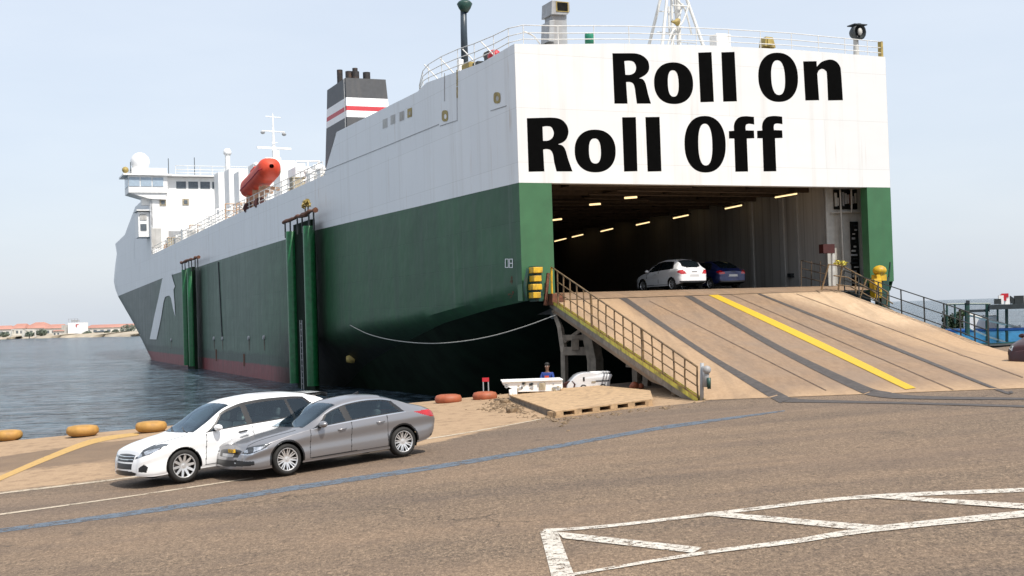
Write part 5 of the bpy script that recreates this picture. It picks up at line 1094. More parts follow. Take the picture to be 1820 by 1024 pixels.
    fx, fz, ay = xo-fc[:, 0], fc[:, 2], np.abs(fc[:, 1])
    # plan arc length from the centre of the nose / tail: u runs round the corner
    du = np.hypot(np.diff(s_), np.diff(wp)); uf = wp[0]+np.concatenate([[0], np.cumsum(du)]); ur = wp[-1]+np.concatenate([[0], np.cumsum(du[::-1])])
    U = np.where(kind == 1, ay, np.where(kind == 2, 99, np.interp(fs, s_, uf))); UR = np.where(kind == 2, ay, np.where(kind == 1, 99, np.interp(L-fs, s_, ur)))
    zs_f, zr_f = np.interp(fs, s_, Zs), np.interp(fs, s_, Zt-Cr); v = (fz-zs_f)/np.maximum(.02, zr_f-zs_f); tall = (zr_f-zs_f)
    ring = kind == 0
    mats = ['body', 'under', 'trim', 'seamc']; cl = np.zeros(len(faces), int); names = {}
    cl[ring & (fk < IB)] = 1
    side = ring & (fk >= IB) & (fk < IS); wal = ring & (fk >= IS) & (fk < IR); topf = ring & (fk >= IR)
    xa, xr = sp['ax'], sp['ax']+sp['wb']; Ra = sp['R']+sp.get('gap', .045)
    kill = np.zeros(len(faces), bool)
    for xw in (xa, xr):
        r = np.hypot(fx-xw, fz-sp['R']); kill |= ring & (fk >= 1) & (fk < IS) & (r < Ra) & (ay > hw*.55); cl[side & (r >= Ra) & (r < Ra+sp.get('arch', .022))] = 2
    cl[side & (fz < np.interp(fs, s_, Zb)+sp.get('skirt', .06))] = 2 if sp.get('skirt_black') else 0
    nid = [10]
    def cls(nm, mask, **kw):
        nid[0] += 1; names[nid[0]] = (nm, kw); cl[mask & ~kill] = nid[0]; return nid[0]
    g = sp['glass']
    # doors, each with its gap
    dr = {}
    for j, (d0, d1) in enumerate(sp['doors']):
        for sd in (0, 1):
            lean_ = sp.get('dlean', .06)
            a_, b_ = d0+lean_*(fz-.5), d1+lean_*(fz-.5)*(1 if j == 0 else .3)
            m_ = side & (fsd == sd) & (fx > a_) & (fx < b_) & (fz > np.interp(fs, s_, Zb)+.09)
            if j == len(sp['doors'])-1: m_ &= np.hypot(fx-xr, fz-sp['R']) > Ra+.07
            dr[(j, sd)] = cls('door', m_, mat='body')
        gw = .0075
        for q_ in (d0, d1): cl[(side) & (np.abs(fx-q_-sp.get('dlean', .06)*(fz-.5)*(1 if (q_ == d0 and j == 0) or (q_ == d1 and j == 0) else .3 if q_ == d1 else 1)) < gw) & (fz > np.interp(fs, s_, Zb)+.08) & (np.hypot(fx-xr, fz-sp['R']) > Ra+.03)] = 3
    cl[side & (np.abs(fz-np.interp(fs, s_, Zb)-.085) < .010) & (fx > sp['doors'][0][0]-.03) & (fx < xr-Ra-.02)] = 3
    # side glass: black surround then panes
    wl = wal & (tall > .07)
    poly0 = sp['sgx']
    xin = lambda lo, hi: (fx > lo[0]+(lo[1]-lo[0])*v) & (fx < hi[0]+(hi[1]-hi[0])*v)
    cl[wl & xin(*poly0) & (v > .03) & (v < .93)] = 2
    if sp.get('chrome'):
        cl[wl & xin(*poly0) & (v > .86) & (v < .955)] = 4; cl[wl & xin(*poly0) & (v > .0) & (v < .05)] = 4
    par = {}
    for j, (lo, hi) in enumerate(sp['panes']):
        for sd in (0, 1):
            par[cls('side_window', wl & (fsd == sd) & xin(lo, hi) & (v > .10) & (v < .85) & (tall > .09), mat=sp.get('sideglass', 'glass'))] = dr.get((min(j, len(sp['doors'])-1), sd)) if j < len(sp['doors']) else None
    # windscreen and rear screen
    w0, w1 = sp['wind']; yr = ay/np.maximum(.2, np.interp(fs, s_, Y[:, IR]))
    lo_ = w0+.16*yr**2.2; hi_ = w1+.05*yr**2
    cl[topf & (fx > lo_-.045) & (fx < hi_+.015) & (yr < .985) & (fk > IR)] = 2
    cls('windscreen', topf & (fx > lo_) & (fx < hi_) & (yr < .94), mat='glass')
    r0, r1 = sp['rear']; lo2 = r0-.05*yr**2; hi2 = r1-.10*yr**2.2
    cl[topf & (fx > lo2-.02) & (fx < hi2+.02) & (yr < .96)] = 2
    cls('rear_window', topf & (fx > lo2) & (fx < hi2) & (yr < .91), mat='glassdk')
    if sp.get('hoodgap'):
        # bonnet shut line
        hx = np.interp(fs, s_, Y[:, IR]); cl[topf & (fx > .16) & (fx < w0-.06) & (np.abs(ay-hx*.93) < .010)] = 3
    frontish = (kind == 1) | (ring & (fs < 1.35) & (fk >= IB) & (fk <= IR))
    rearish = (kind == 2) | (ring & (fs > L-1.1) & (fk >= IB) & (fk <= IR))
    for nm, mt, poly, sep in sp['front']:
        m_ = frontish & inpoly(U, fz, poly)
        if sep:
            for sd in (0, 1): cls(nm, m_ & (fsd == sd), mat=mt)
        else: cls(nm, m_, mat=mt)
    for nm, mt, poly, sep in sp['back']:
        m_ = rearish & inpoly(UR, fz, poly)
        if sep:
            for sd in (0, 1): cls(nm, m_ & (fsd == sd), mat=mt)
        else: cls(nm, m_, mat=mt)
    # pull the arch edge onto a clean circle
    nfac = {}
    keep = np.where(~kill)[0]
    for xw in (xa, xr):
        r = np.hypot(xo-V[:, 0]-xw, V[:, 2]-sp['R']); m_ = (np.abs(r-Ra) < res*.8) & (np.abs(V[:, 1]) > hw*.55) & (V[:, 2] > np.min(Zb)+.03)
        ax_ = (xo-V[m_, 0]-xw); az_ = V[m_, 2]-sp['R']; q_ = Ra/r[m_]; V[m_, 0] = xo-xw-ax_*q_; V[m_, 2] = sp['R']+az_*q_
        Rb = Ra+sp.get('arch', .022); r = np.hypot(xo-V[:, 0]-xw, V[:, 2]-sp['R']); m_ = (np.abs(r-Rb) < res*.62) & (np.abs(V[:, 1]) > hw*.55) & (V[:, 2] > np.min(Zb)+.05) & (V[:, 2] < sp['R']+Rb+.02)
        ax_ = (xo-V[m_, 0]-xw); az_ = V[m_, 2]-sp['R']; q_ = Rb/r[m_]; V[m_, 0] = xo-xw-ax_*q_; V[m_, 2] = sp['R']+az_*q_
    # one smooth normal field for all panels
    tmp = bpy.data.meshes.new('tmp'); tmp.from_pydata(V.tolist(), [], [faces[i] for i in keep]); tmp.update(); nr = np.empty(len(V)*3); tmp.vertices.foreach_get('normal', nr); nr = nr.reshape(-1, 3); bpy.data.meshes.remove(tmp)
    paint_, sealm = MT[sp['paint']], MT['trim']
    objs = {}
    def panel(nm, fl, mats_, mi, parent):
        used = sorted({q_ for i in fl for q_ in faces[i]}); mp_ = {q_: j for j, q_ in enumerate(used)}
        me = bpy.data.meshes.new(nm); me.from_pydata(V[used].tolist(), [], [tuple(mp_[q_] for q_ in faces[i]) for i in fl])
        for q_ in mats_: me.materials.append(q_)
        me.polygons.foreach_set('material_index', mi); me.polygons.foreach_set('use_smooth', [True]*len(fl)); me.update()
        me.normals_split_custom_set_from_vertices([tuple(q_) for q_ in nr[used]])
        o = bpy.data.objects.new(nm, me); COL.objects.link(o); o.parent = parent; return o
    fl = [i for i in keep if cl[i] < 10]; body = panel('body', fl, [paint_, MT['under'], MT['trim'], MT['seamc'], MT['chrome']], [int(cl[i]) for i in fl], t)
    for cid, (nm, kw) in sorted(names.items(), key=lambda q_: q_[1][0] != 'door'):
        fl = [i for i in keep if cl[i] == cid]
        if len(fl) < 4: continue
        pr = objs.get(par.get(cid)) or t
        objs[cid] = panel(nm, fl, [paint_ if kw['mat'] == 'body' else MT[kw['mat']]], [0]*len(fl), pr)
    def ysurf(x, z):
        i = int(np.argmin(np.abs(s_-x))); kk = range(IB, IR+1); return float(np.interp(z, Zr[i, IB:IR+1], Y[i, IB:IR+1]))
    # wheels, liners, mirrors, handles
    wh = None
    for xw in (xa, xr):
        for sd in (1, -1):
            if wh is None: wh = make_wheel(t, sp['R'], sp['rr'], sp.get('tw', .215), *sp['spk']); o = wh
            else: o = copy_tree(wh, t)
            o.location = (xo-xw, sd*(hw*.985), sp['R']); o.rotation_euler = (0, R.uniform(0, 1), 0) if sd == 1 else (0, R.uniform(0, 1), math.pi)
            mb = MB(); n = 24; a_ = [math.pi*(-.12)+math.pi*1.24*i/n for i in range(n+1)]
            c = (xo-xw, sp['R'])
            mb.grid([[(c[0]+math.cos(q_)*(Ra+.004), sd*(hw*.93), c[1]+math.sin(q_)*(Ra+.004)) for q_ in a_], [(c[0]+math.cos(q_)*(Ra+.004), sd*(hw*.45), c[1]+math.sin(q_)*(Ra+.004)) for q_ in a_]])
            mb.add([(c[0], sd*hw*.45, c[1])]+[(c[0]+math.cos(q_)*Ra, sd*(hw*.45), c[1]+math.sin(q_)*Ra) for q_ in a_], [(0, i+1, i+2) for i in range(n)]); mb.build('arch_liner', 'under', body)
    mxp, mz = sp['mirror']
    for sd in (1, -1):
        y = ysurf(mxp, mz)*sd; mb = MB(); mb.sphere((xo-mxp-.02, y+sd*.13, mz+.055), (.085, .125, .072), 18)
        m_ = mb.build('mirror', sp.get('mirmat', sp['paint']), t, smooth=True); MB().bar((xo-mxp, y-sd*.03, mz), (xo-mxp-.01, y+sd*.10, mz+.02), .07, .035).build('mirror_arm', 'trim', m_)
    for (j, sd), cid in dr.items():
        if cid in objs and j < len(sp['handle']):
            x, z = sp['handle'][j]; sg = 1 if sd == 0 else -1; y = ysurf(x, z)*sg
            MB().tube([(xo-x+.10, y, z-.005), (xo-x+.07, y+sg*.03, z), (xo-x-.07, y+sg*.03, z+.012), (xo-x-.11, y, z+.012)], [.014, .017, .017, .012], 8).build('handle', sp.get('hmat', sp['paint']), objs[cid], smooth=True)
    for x, z, w_, h_, md in sp.get('plates', []):
        if md: continue
        MB().box((xo-x, 0, z), (.015, w_, h_)).build('number_plate', 'plate', t)
    if sp.get('seats', True):
        zf = .30
        def seat(nm, x, y, wd, mt):
            mb = MB(); mb.box((xo-x, y, zf+.15), (.50, wd, .18)); mb.box((xo-x-.30, y, zf+.48), (.14, wd*.96, .62), M=Matrix.Rotation(-.22, 3, 'Y'))
            for yy in ((y,) if wd < .8 else (y-.42, y+.42)): mb.box((xo-x-.40, yy, zf+.90), (.10, .26, .20), M=Matrix.Rotation(-.2, 3, 'Y'))
            return mb.build(nm, mt, t, bevel=.05)
        sx = sp['seatx']
        for y in (.36, -.36): seat('seat', sx, y, .50, sp.get('seatmat', 'seat'))
        seat('rear_seat', sx+.85, 0, 1.22, 'seat')
        mb = MB(); mb.box((xo-w0-.42, 0, zs(w0+.3)-.09), (.55, W*.76, .14)); mb.box((xo-(w0+xr)/2, 0, zf+.02), (xr-w0+.3, W*.74, .06)); mb.build('dashboard', 'plastic', t, bevel=.04)
        mb = MB(); mb.tube([(xo-sx+.42, .36+.18*math.cos(a_), zf+.50+.17*math.sin(a_)) for a_ in np.linspace(0, 2*math.pi, 20)], .016, 6); mb.build('steering_wheel', 'trim', t, smooth=True)
    return t, ysurf, xo
MT['seamc'] = plain('shut_line', (.02, .02, .022), .6, var=.1)
# proportions shared by the two saloon-like cars in front
white_sp = dict(L=4.98, W=1.86, xf=.92, ax=.92, wb=2.95, R=.345, rr=.245, spk=(10, False, 'rim', 'rimdark'), paint='wcar', gap=.035, arch=.020,
 zt=[(0, .68), (.06, .765), (.25, .84), (.7, .94), (1.18, 1.03), (1.5, 1.19), (2.05, 1.51), (2.5, 1.625), (3.0, 1.655), (3.6, 1.635), (4.1, 1.57), (4.4, 1.495), (4.65, 1.33), (4.85, 1.10), (4.98, .97)],
 zs=[(0, .58), (.3, .74), (.8, .87), (1.3, .95), (2.2, .985), (3.2, 1.02), (4.1, 1.07), (4.7, 1.05), (4.98, .90)],
 zb=[(0, .24), (.3, .20), (.6, .21), (1.3, .22), (3.9, .23), (4.6, .30), (4.98, .40)],
 ry=[(0, .70), (.5, .74), (1.2, .82), (1.5, .80), (2.05, .71), (2.6, .665), (3.6, .65), (4.3, .64), (4.7, .70), (4.98, .70)], cr=[(0, .05), (.8, .055), (1.3, .06), (2, .08), (3, .09), (4.3, .08), (4.98, .06)],
 doors=[(1.42, 2.50), (2.50, 3.58)], dlean=.10, sgx=((1.40, 1.92), (4.45, 3.95)), panes=[((1.50, 2.0), (2.44, 2.38)), ((2.57, 2.52), (3.55, 3.46)), ((3.62, 3.53), (4.34, 3.86))], glass=None, sideglass='glass',
 wind=(1.14, 2.10), rear=(4.42, 4.78), hoodgap=True, mirror=(1.68, 1.0), handle=[(2.30, .90), (3.36, .94)], hmat='black', seatx=2.15, seatmat='seatlight', lean=.09,
 front=[('grille', 'trim', [(0, .50), (.43, .50), (.43, .60), (.46, .70), (0, .70)], False), ('grille_bar', 'chrome', [(0, .625), (.43, .63), (.43, .645), (0, .64)], False), ('grille_bar', 'chrome', [(0, .565), (.42, .57), (.42, .585), (0, .58)], False), ('grille_bar', 'body', [(0, .50), (.45, .50), (.45, .525), (0, .52)], False),
        ('lower_grille', 'trim', [(0, .37), (.40, .37), (.41, .49), (0, .49)], False), ('lip', 'trim', [(0, .235), (.50, .25), (.62, .29), (.40, .335), (0, .345)], False),
        ('headlight', 'lensdark', [(.47, .585), (.60, .60), (.95, .675), (1.22, .775), (1.40, .84), (1.28, .85), (.9, .80), (.52, .725)], True), ('headlamp', 'lens', [(.60, .615), (.76, .645), (.76, .70), (.60, .675)], True), ('headlamp', 'lens', [(.84, .665), (1.10, .73), (1.18, .785), (.95, .755), (.84, .73)], True),
        ('fog_lamp_recess', 'trim', [(.66, .33), (.86, .31), (.90, .42), (.80, .48), (.66, .40)], True)],
 back=[('taillight', 'lensred', [(.42, .78), (.9, .84), (1.0, .98), (.5, .94)], True)])
silver_sp = dict(L=4.80, W=1.83, xf=.90, ax=.90, wb=2.90, R=.325, rr=.232, spk=(9, True, 'rim', 'rimdark'), paint='scar', gap=.05, arch=.035, chrome=True,
 zt=[(0, .62), (.06, .70), (.25, .775), (.7, .86), (1.35, .955), (1.7, 1.10), (2.2, 1.34), (2.6, 1.43), (3.0, 1.455), (3.4, 1.43), (3.9, 1.29), (4.3, 1.14), (4.62, 1.045), (4.74, .98), (4.80, .86)],
 zs=[(0, .54), (.3, .66), (.8, .775), (1.4, .865), (2.4, .915), (3.4, .955), (4.1, .975), (4.6, .945), (4.80, .78)],
 zb=[(0, .22), (.3, .185), (.6, .19), (1.3, .195), (3.7, .20), (4.4, .28), (4.80, .40)],
 ry=[(0, .70), (.5, .74), (1.3, .82), (1.7, .775), (2.2, .68), (2.8, .635), (3.5, .625), (4.1, .66), (4.5, .74), (4.80, .72)], cr=[(0, .05), (.8, .055), (1.4, .06), (2.2, .08), (3, .085), (4, .07), (4.80, .045)],
 doors=[(1.45, 2.46), (2.46, 3.40)], dlean=.10, sgx=((1.50, 2.02), (3.92, 3.70)), panes=[((1.62, 2.10), (2.38, 2.34)), ((2.54, 2.50), (3.80, 3.56))], glass=None, sideglass='glass',
 wind=(1.30, 2.24), rear=(3.55, 4.28), hoodgap=True, mirror=(1.72, .90), handle=[(2.24, .79), (3.22, .83)], hmat='scar', seatx=2.2, lean=.10, bulge=.05, tlean=.14,
 front=[('grille', 'trim', [(0, .46), (.42, .46), (.50, .60), (.46, .655), (0, .655)], False), ('number_plate', 'plate', [(.0, .47), (.26, .47), (.26, .53), (0, .53)], False), ('lower_grille', 'trim', [(0, .27), (.90, .30), (.90, .38), (.50, .40), (0, .40)], False), ('headlight', 'lensdark', [(.52, .53), (.80, .53), (1.16, .63), (1.30, .71), (1.1, .70), (.56, .64)], True), ('headlight_rim', 'chrome', [(.50, .515), (.82, .515), (1.18, .615), (1.18, .632), (.80, .532), (.50, .532)], True),
        ('headlamp', 'lens', [(.86, .565), (1.02, .60), (1.14, .66), (.92, .665)], True), ('headlamp', 'lens', [(.62, .56), (.74, .56), (.76, .62), (.64, .615)], True)],
 back=[('taillight', 'lensred', [(.52, .79), (.98, .79), (1.24, .87), (1.46, .955), (1.1, .965), (.5, .95)], True), ('bumper_trim', 'trim', [(0, .36), (1.0, .36), (1.0, .40), (0, .42)], False)])
# the two parked cars in the foreground stand nose to the left
fw = ong(510, 846); rw = ong(718, 812); hd = (fw-rw).normalized(); lat = Vector((0, 0, 1)).cross(hd).normalized()
def front_axle(near, sp): return near-lat*(sp['W']/2*.985-.1)
def place_car(name, label, near, sp, hd_, **kw):
    s2 = dict(sp); s2['xf'] = sp['ax']; return make_car(name, label, 'car', front_axle(near, sp), hd_, s2, **kw)
sc, ys_, xo_ = place_car('parked_car', 'silver grey saloon car parked nearest the camera with its nose to the left', fw, silver_sp, hd)
# amber plate and mesh at the nose of the silver car
mb = MB(); mb.box((xo_+.02, .22, .60), (.05, .24, .075)); mb.build('nose_plate', 'lensamber', sc)
mb = MB(); rr3 = random.Random(3)
for i in range(24): mb.box((xo_-.02+rr3.uniform(0, .05), rr3.uniform(-.05, .42), rr3.uniform(.28, .45)), (.03, rr3.uniform(.02, .07), rr3.uniform(.01, .04)), rz=rr3.uniform(-.6, .6), m=rr3.choice([0, 0, 0, 1]))
mb.build('bumper_mesh', ['trim', 'lens'], sc)
MB().prism([(xo_-3.05, .0, 1.44), (xo_-3.25, 0, 1.44), (xo_-3.25, 0, 1.50)], (0, .03, 0)).build('roof_fin', 'trim', sc)
ww = ong(327, 859)
wc, ys_, xo_ = place_car('parked_car', 'pearl white hatchback parked behind the silver saloon', ww, white_sp, hd)
mb = MB(); a = [(xo_-4.08, 0, 1.572), (xo_-4.42, 0, 1.565), (xo_-4.60, 0, 1.53), (xo_-4.58, 0, 1.49)]
mb.grid([[(p_[0]-.06*abs(f_), f_*.56, p_[2]-.03*f_*f_) for p_ in a] for f_ in np.linspace(-1, 1, 12)]); mb.grid([[(p_[0]-.06*abs(f_), f_*.56, p_[2]-.03*f_*f_-.05) for p_ in a] for f_ in np.linspace(-1, 1, 12)])
mb.build('roof_spoiler', 'wcar', wc, smooth=True)
for cc, x0 in ((wc, xo_),):
    mb = MB(); mb.tube([(x0-1.16, .62, 1.0), (x0-1.22, .3, 1.045), (x0-1.35, -.05, 1.09)], .014, 6); mb.tube([(x0-1.16, -.1, 1.02), (x0-1.22, -.35, 1.045), (x0-1.34, -.6, 1.08)], .014, 6); mb.build('wiper', 'trim', cc)
# cars on the car deck seen from behind
hatch_sp = dict(L=3.95, W=1.70, xf=2.0, ax=.80, wb=2.45, R=.30, rr=.20, spk=(7, False, 'rim', 'rimdark'), paint='hcar', gap=.04,
 zt=[(0, .62), (.06, .72), (.3, .82), (.9, .98), (1.4, 1.26), (1.9, 1.46), (2.4, 1.53), (3.1, 1.50), (3.55, 1.38), (3.80, 1.08), (3.95, .94)],
 zs=[(0, .55), (.4, .72), (1.0, .88), (2.0, .94), (3.2, 1.0), (3.7, 1.02), (3.95, .88)], zb=[(0, .24), (.5, .2), (3.3, .22), (3.95, .34)],
 ry=[(0, .68), (.8, .8), (1.4, .73), (2.2, .655), (3.2, .64), (3.6, .66), (3.95, .74)], cr=[(0, .05), (1, .06), (2, .08), (3.2, .08), (3.95, .05)],
 doors=[(1.15, 2.15)], dlean=.08, sgx=((1.15, 1.62), (3.42, 3.16)), panes=[((1.25, 1.68), (2.12, 2.06)), ((2.24, 2.18), (3.28, 3.02))], glass=None, sideglass='glassdk', wind=(.92, 1.80), rear=(3.38, 3.80), mirror=(1.35, .93), handle=[(2.0, .82)], seats=False, rn=(.80, .40, 2.4), tlean=.0,
 front=[('headlight', 'lens', [(.45, .58), (.95, .68), (1.0, .76), (.5, .70)], True)],
 back=[('taillight', 'lensred', [(.46, .76), (.74, .74), (.96, .86), (.80, .98), (.56, .92)], True), ('number_plate', 'plate', [(0, .62), (.26, .62), (.26, .72), (0, .72)], False), ('tail_badge', 'trim', [(0, .835), (.14, .835), (.14, .87), (0, .87)], False), ('bumper_trim', 'trim', [(0, .34), (.85, .34), (.85, .42), (0, .42)], False)])
blue_sp = dict(hatch_sp, paint='bcar', L=4.1, zt=[(0, .62), (.06, .72), (.3, .82), (.9, .98), (1.4, 1.24), (1.9, 1.42), (2.4, 1.48), (3.0, 1.44), (3.55, 1.25), (3.9, 1.02), (4.1, .90)], zs=[(0, .55), (.4, .72), (1.0, .88), (2.0, .92), (3.2, .98), (3.8, .98), (4.1, .84)], zb=[(0, .24), (.5, .2), (3.3, .22), (4.1, .34)], rear=(3.05, 3.85))
UPZ = Vector((0, 0, 1))
p_ = SHIP.inverted() @ atY(1228, 516, 59.5); pc = SHIP @ Vector((p_.x, p_.y+1.9, 3.868+.0))
make_car('parked_car', 'white hatchback seen from behind on the car deck inside the ship', 'car', pc, Matrix.Rotation(rad(5), 3, 'Z') @ FW, hatch_sp, res=.035, up=UPZ)
pc2 = SHIP @ Vector((p_.x+3.1, p_.y+3.2, 3.872))
make_car('parked_car', 'dark blue hatchback in the shade of the car deck right of the white hatchback', 'car', pc2, Matrix.Rotation(rad(1), 3, 'Z') @ FW, blue_sp, res=.035, up=UPZ)
mar_sp = dict(hatch_sp, paint='rcar', xf=0.0)
# the maroon car cut by the right edge: its nose points left
pm = ong(1812, 664); pm.z = gz(pm.x)+.02
s3 = dict(mar_sp); s3['xf'] = 0.0
make_car('parked_car', 'dark maroon car at the right edge at the foot of the ramp', 'car', pm+Vector((.70, 1.0, 0)), (-.80, -.60, 0), s3, res=.035)

# ================================================================== small things on the quay
def bollard(label, x, y, mat, r=.50, h=.40, group=None, foot=True):
    c = ong(x, y); t = thing('mooring_bollard', label, 'bollard', c, 0, group)
    mb = MB(); mb.lathe((0, 0, 0), [(0, h+.0), (r*.6, h), (r*.88, h-.03), (r*.99, h-.12), (r*.98, h-.24), (r*.82, h-.33), (r*.5, h-.36)], 28); mb.build('bollard_head', mat, t, smooth=True)
    MB().lathe((0, 0, 0), [(r*.72, -.05), (r*.70, .03), (r*.5, .05), (r*.5, h-.3)], 24).build('bollard_foot', 'dark', t, smooth=True, angle=40)
g = 'flat mushroom bollards along the quay edge'
bollard('yellow bollard farthest left, cut by the edge of the picture', 14, 783, 'bolly', .50, .36, g)
bollard('yellow bollard with a pale worn top, second along the quay edge', 147, 776, 'bolly', .54, .38, g)
bollard('yellow bollard just behind the bonnet of the white hatchback', 269, 768, 'bolly', .52, .36, g)
bollard('orange bollard right of the silver saloon without a sign behind it', 797, 715, 'orangefade', .49, .28, g)
bollard('orange bollard standing in front of the small red sign', 862, 709, 'orangefade', .45, .26, g)
c = ong(864, 703); t = thing('warning_sign', 'small red panel on two thin legs by the quay edge', 'sign', c)
s = c.y/2200; MB().box((0, 0, 28*s), (12*s, .05, 7*s)).build('sign_panel', 'red', t)
for dx in (-4.5, 4.5): MB().cyl((dx*s, 0, -.05), (dx*s, 0, 25*s), .025, n=6).build('sign_leg', 'grey', t)
# flat trailer
c = ong(945, 707); s = c.y/2200; t = thing('flat_trailer', 'low white flat trailer standing on the quay under the stern', 'trailer', c, .06)
mb = MB(); mb.prism([(-51*s, -.35, 30*s), (54*s, -.35, 30*s), (54*s, -.35, 16*s), (45*s, -.35, 11*s), (-24*s, -.35, 12*s), (-36*s, -.35, 18*s), (-50*s, -.35, 25*s)], (0, 1.0, 0)); mb.build('trailer_bed', 'deckwhite', t, bevel=.015)
mb = MB(); mb.box((1*s, .15, 31.2*s), (107*s, 1.15, 2.2*s)); mb.build('trailer_deck', 'deckwhite', t)
for x in (-38, -33, -29): MB().cyl((x*s, -.32, 0), (x*s, -.32, 17*s), .045, .06, 8).build('trailer_leg', 'deckwhite', t, smooth=True)
mb = MB(); rq = random.Random(5)
for i in range(26): x = rq.uniform(-26, 50); mb.box((x*s, -.36, rq.uniform(14, 27)*s), (rq.uniform(1, 7)*s, .03, rq.uniform(1, 5)*s), m=rq.choice([0, 0, 1, 2]))
mb.box((18*s, -.37, 21*s), (11*s, .04, 12*s), m=2); mb.build('trailer_fittings', ['grey', 'dark', 'ochregrey'], t)
for x in (38, 50): MB().lathe((x*s, -.28, 6*s), [(0, -.06), (.10, -.06), (.13, -.04), (.13, .04), (.10, .06), (0, .06)], 16, axis='Y').build('trailer_wheel', 'tyre', t, smooth=True, angle=40)
mb = MB(); mb.lathe((-45*s, -.37, 23*s), [(.02, 0), (.07, 0), (.07, .02)], 12, axis='Y'); mb.build('tow_eye', 'grey', t); mb = MB(); mb.box((40*s, -.42, 9*s), (5*s, .1, 7*s)); mb.cyl((40*s, -.4, 14*s), (40*s, -.4, 2*s), .05, .09, 8); mb.build('trailer_jack', 'ochregrey', t)
for x in (-20, 30): MB().cyl((x*s, .3, 0), (x*s, .3, 13*s), .05, n=8).build('trailer_leg', 'dark', t)
# small white tug vehicle
c = ong(1045, 694.5); s = c.y/2200; t = thing('tow_tractor', 'small rounded white tow tractor with red tail parked below the ramp', 'tractor', c, .05)
prof = [(-40, 4), (-38, 13), (-30, 22), (-22, 29), (-10, 33), (5, 33), (20, 31), (40, 29), (41, 24), (38, 18), (36, 6), (20, 3), (-20, 3)]
mb = MB(); n0 = smoothpath([(x*s, 0, z*s) for x, z in prof+[prof[0]]], 3)[:-1]
mb.grid([[Vector((p_.x*k_, y, .3+(p_.z-.3)*k_)) for p_ in n0] for y, k_ in ((-.46, .95), (-.44, .98), (-.38, 1), (.38, 1), (.44, .98), (.46, .95))], close=True)
mb.add([Vector((p_.x*.95, -.46, .3+(p_.z-.3)*.95)) for p_ in n0], [tuple(range(len(n0)))]); mb.build('tractor_body', 'carwhite2', t, smooth=True, angle=45)
MB().box((22*s, 0, 32.5*s), (34*s, .6, 2*s)).build('tractor_lid', 'deckwhite', t, bevel=.02)
mb = MB(); mb.prism([(-43*s, -.2, 3*s), (-27*s, -.5, 3*s), (-24*s, -.5, 14*s), (-30*s, -.48, 20*s), (-44*s, -.2, 14*s)], (0, .5, 0)); mb.build('tractor_tail', 'maroon', t); MB().box((-31*s, -.52, 5*s), (20*s, .1, 4*s)).build('tail_step', 'deckwhite', t)
MB().box((-9*s, -.465, 22*s), (3*s, .02, 7*s)).build('filler_cap', 'trim', t); MB().box((24*s, -.465, 18*s), (24*s, .02, 1.6*s)).build('side_trim', 'trim', t); MB().box((8*s, -.47, 16.5*s), (7*s, .02, 2.5*s)).build('side_badge', 'ochregrey', t)
for x in (-10, 24):
    for y in (-.40, .40):
        w_ = MB().lathe((x*s, y, 6.4*s), [(0, -.07), (.08, -.07), (.125, -.06), (.135, 0), (.125, .06), (.08, .07), (0, .07)], 18, axis='Y').build('wheel', 'tyre', t, smooth=True, angle=40); MB().lathe((x*s, y, 6.4*s), [(0, -.08), (.08, -.078), (.08, .078), (0, .08)], 14, axis='Y').build('rim', 'rim', w_)
# orange net heap and dark float under the ramp
c = ong(1128, 692); mb = MB()
for dx, r in ((0, .16), (.22, .12), (-.1, .1)): mb.sphere((c.x+dx, c.y, c.z+r*.8), (r, r, r*.9), 10)
solo(mb, 'orange_float', 'orangefade', 'rusty orange floats lying between the small ramp pillars', 'float', c, smooth=True)

# ------------------------------------------------------------------ a person sitting on the kerb behind the trailer
def skin(name, pts, edges, mat, parent, root=0, sub=2, label=None):
    me = bpy.data.meshes.new(name); me.from_pydata([p_[0] for p_ in pts], edges, []); o = bpy.data.objects.new(name, me); COL.objects.link(o); o.parent = parent; me.materials.append(MT[mat])
    o.modifiers.new('skin', 'SKIN').use_smooth_shade = True
    for i, d in enumerate(me.skin_vertices[0].data): d.radius = (pts[i][1], pts[i][2] if len(pts[i]) > 2 else pts[i][1]); d.use_root = i == root
    sb_ = o.modifiers.new('sub', 'SUBSURF'); sb_.levels = sub; sb_.render_levels = sub; return o
c = ong(974, 697.5); t = thing('person', 'seated person in blue overalls with an orange bib behind the white trailer', 'person', c, -.25)
# a concrete kerb block carries the person
solo(MB().box(c+Vector((0, .08, .09)), (1.1, .34, .18)), 'kerb_block', 'conc', 'low concrete kerb block the seated person rests on', 'block', c, bevel=.02)
Z0 = .22
B = [((0, 0, Z0+.06), .13, .15), ((0, .01, Z0+.25), .115, .14), ((0, 0, Z0+.44), .12, .165), ((0, -.01, Z0+.53), .06, .065), ((0, -.02, Z0+.60), .052), ((0, -.03, Z0+.70), .085, .078), ((0, -.025, Z0+.80), .08, .07),
     ((-.18, 0, Z0+.47), .055), ((-.24, -.08, Z0+.26), .044), ((-.14, -.24, Z0+.18), .034), ((-.10, -.29, Z0+.17), .028),
     ((.18, 0, Z0+.47), .055), ((.24, -.08, Z0+.26), .044), ((.14, -.24, Z0+.18), .034), ((.10, -.29, Z0+.17), .028),
     ((-.10, -.06, Z0+.03), .09), ((-.13, -.42, Z0+.12), .062), ((-.13, -.46, .07), .042), ((-.13, -.56, .04), .04),
     ((.10, -.06, Z0+.03), .09), ((.13, -.42, Z0+.12), .062), ((.13, -.46, .07), .042), ((.13, -.56, .04), .04)]
E_ = [(0, 1), (1, 2), (2, 3), (3, 4), (4, 5), (5, 6), (2, 7), (7, 8), (8, 9), (9, 10), (2, 11), (11, 12), (12, 13), (13, 14), (0, 15), (15, 16), (16, 17), (17, 18), (0, 19), (19, 20), (20, 21), (21, 22)]
nb = len(B)
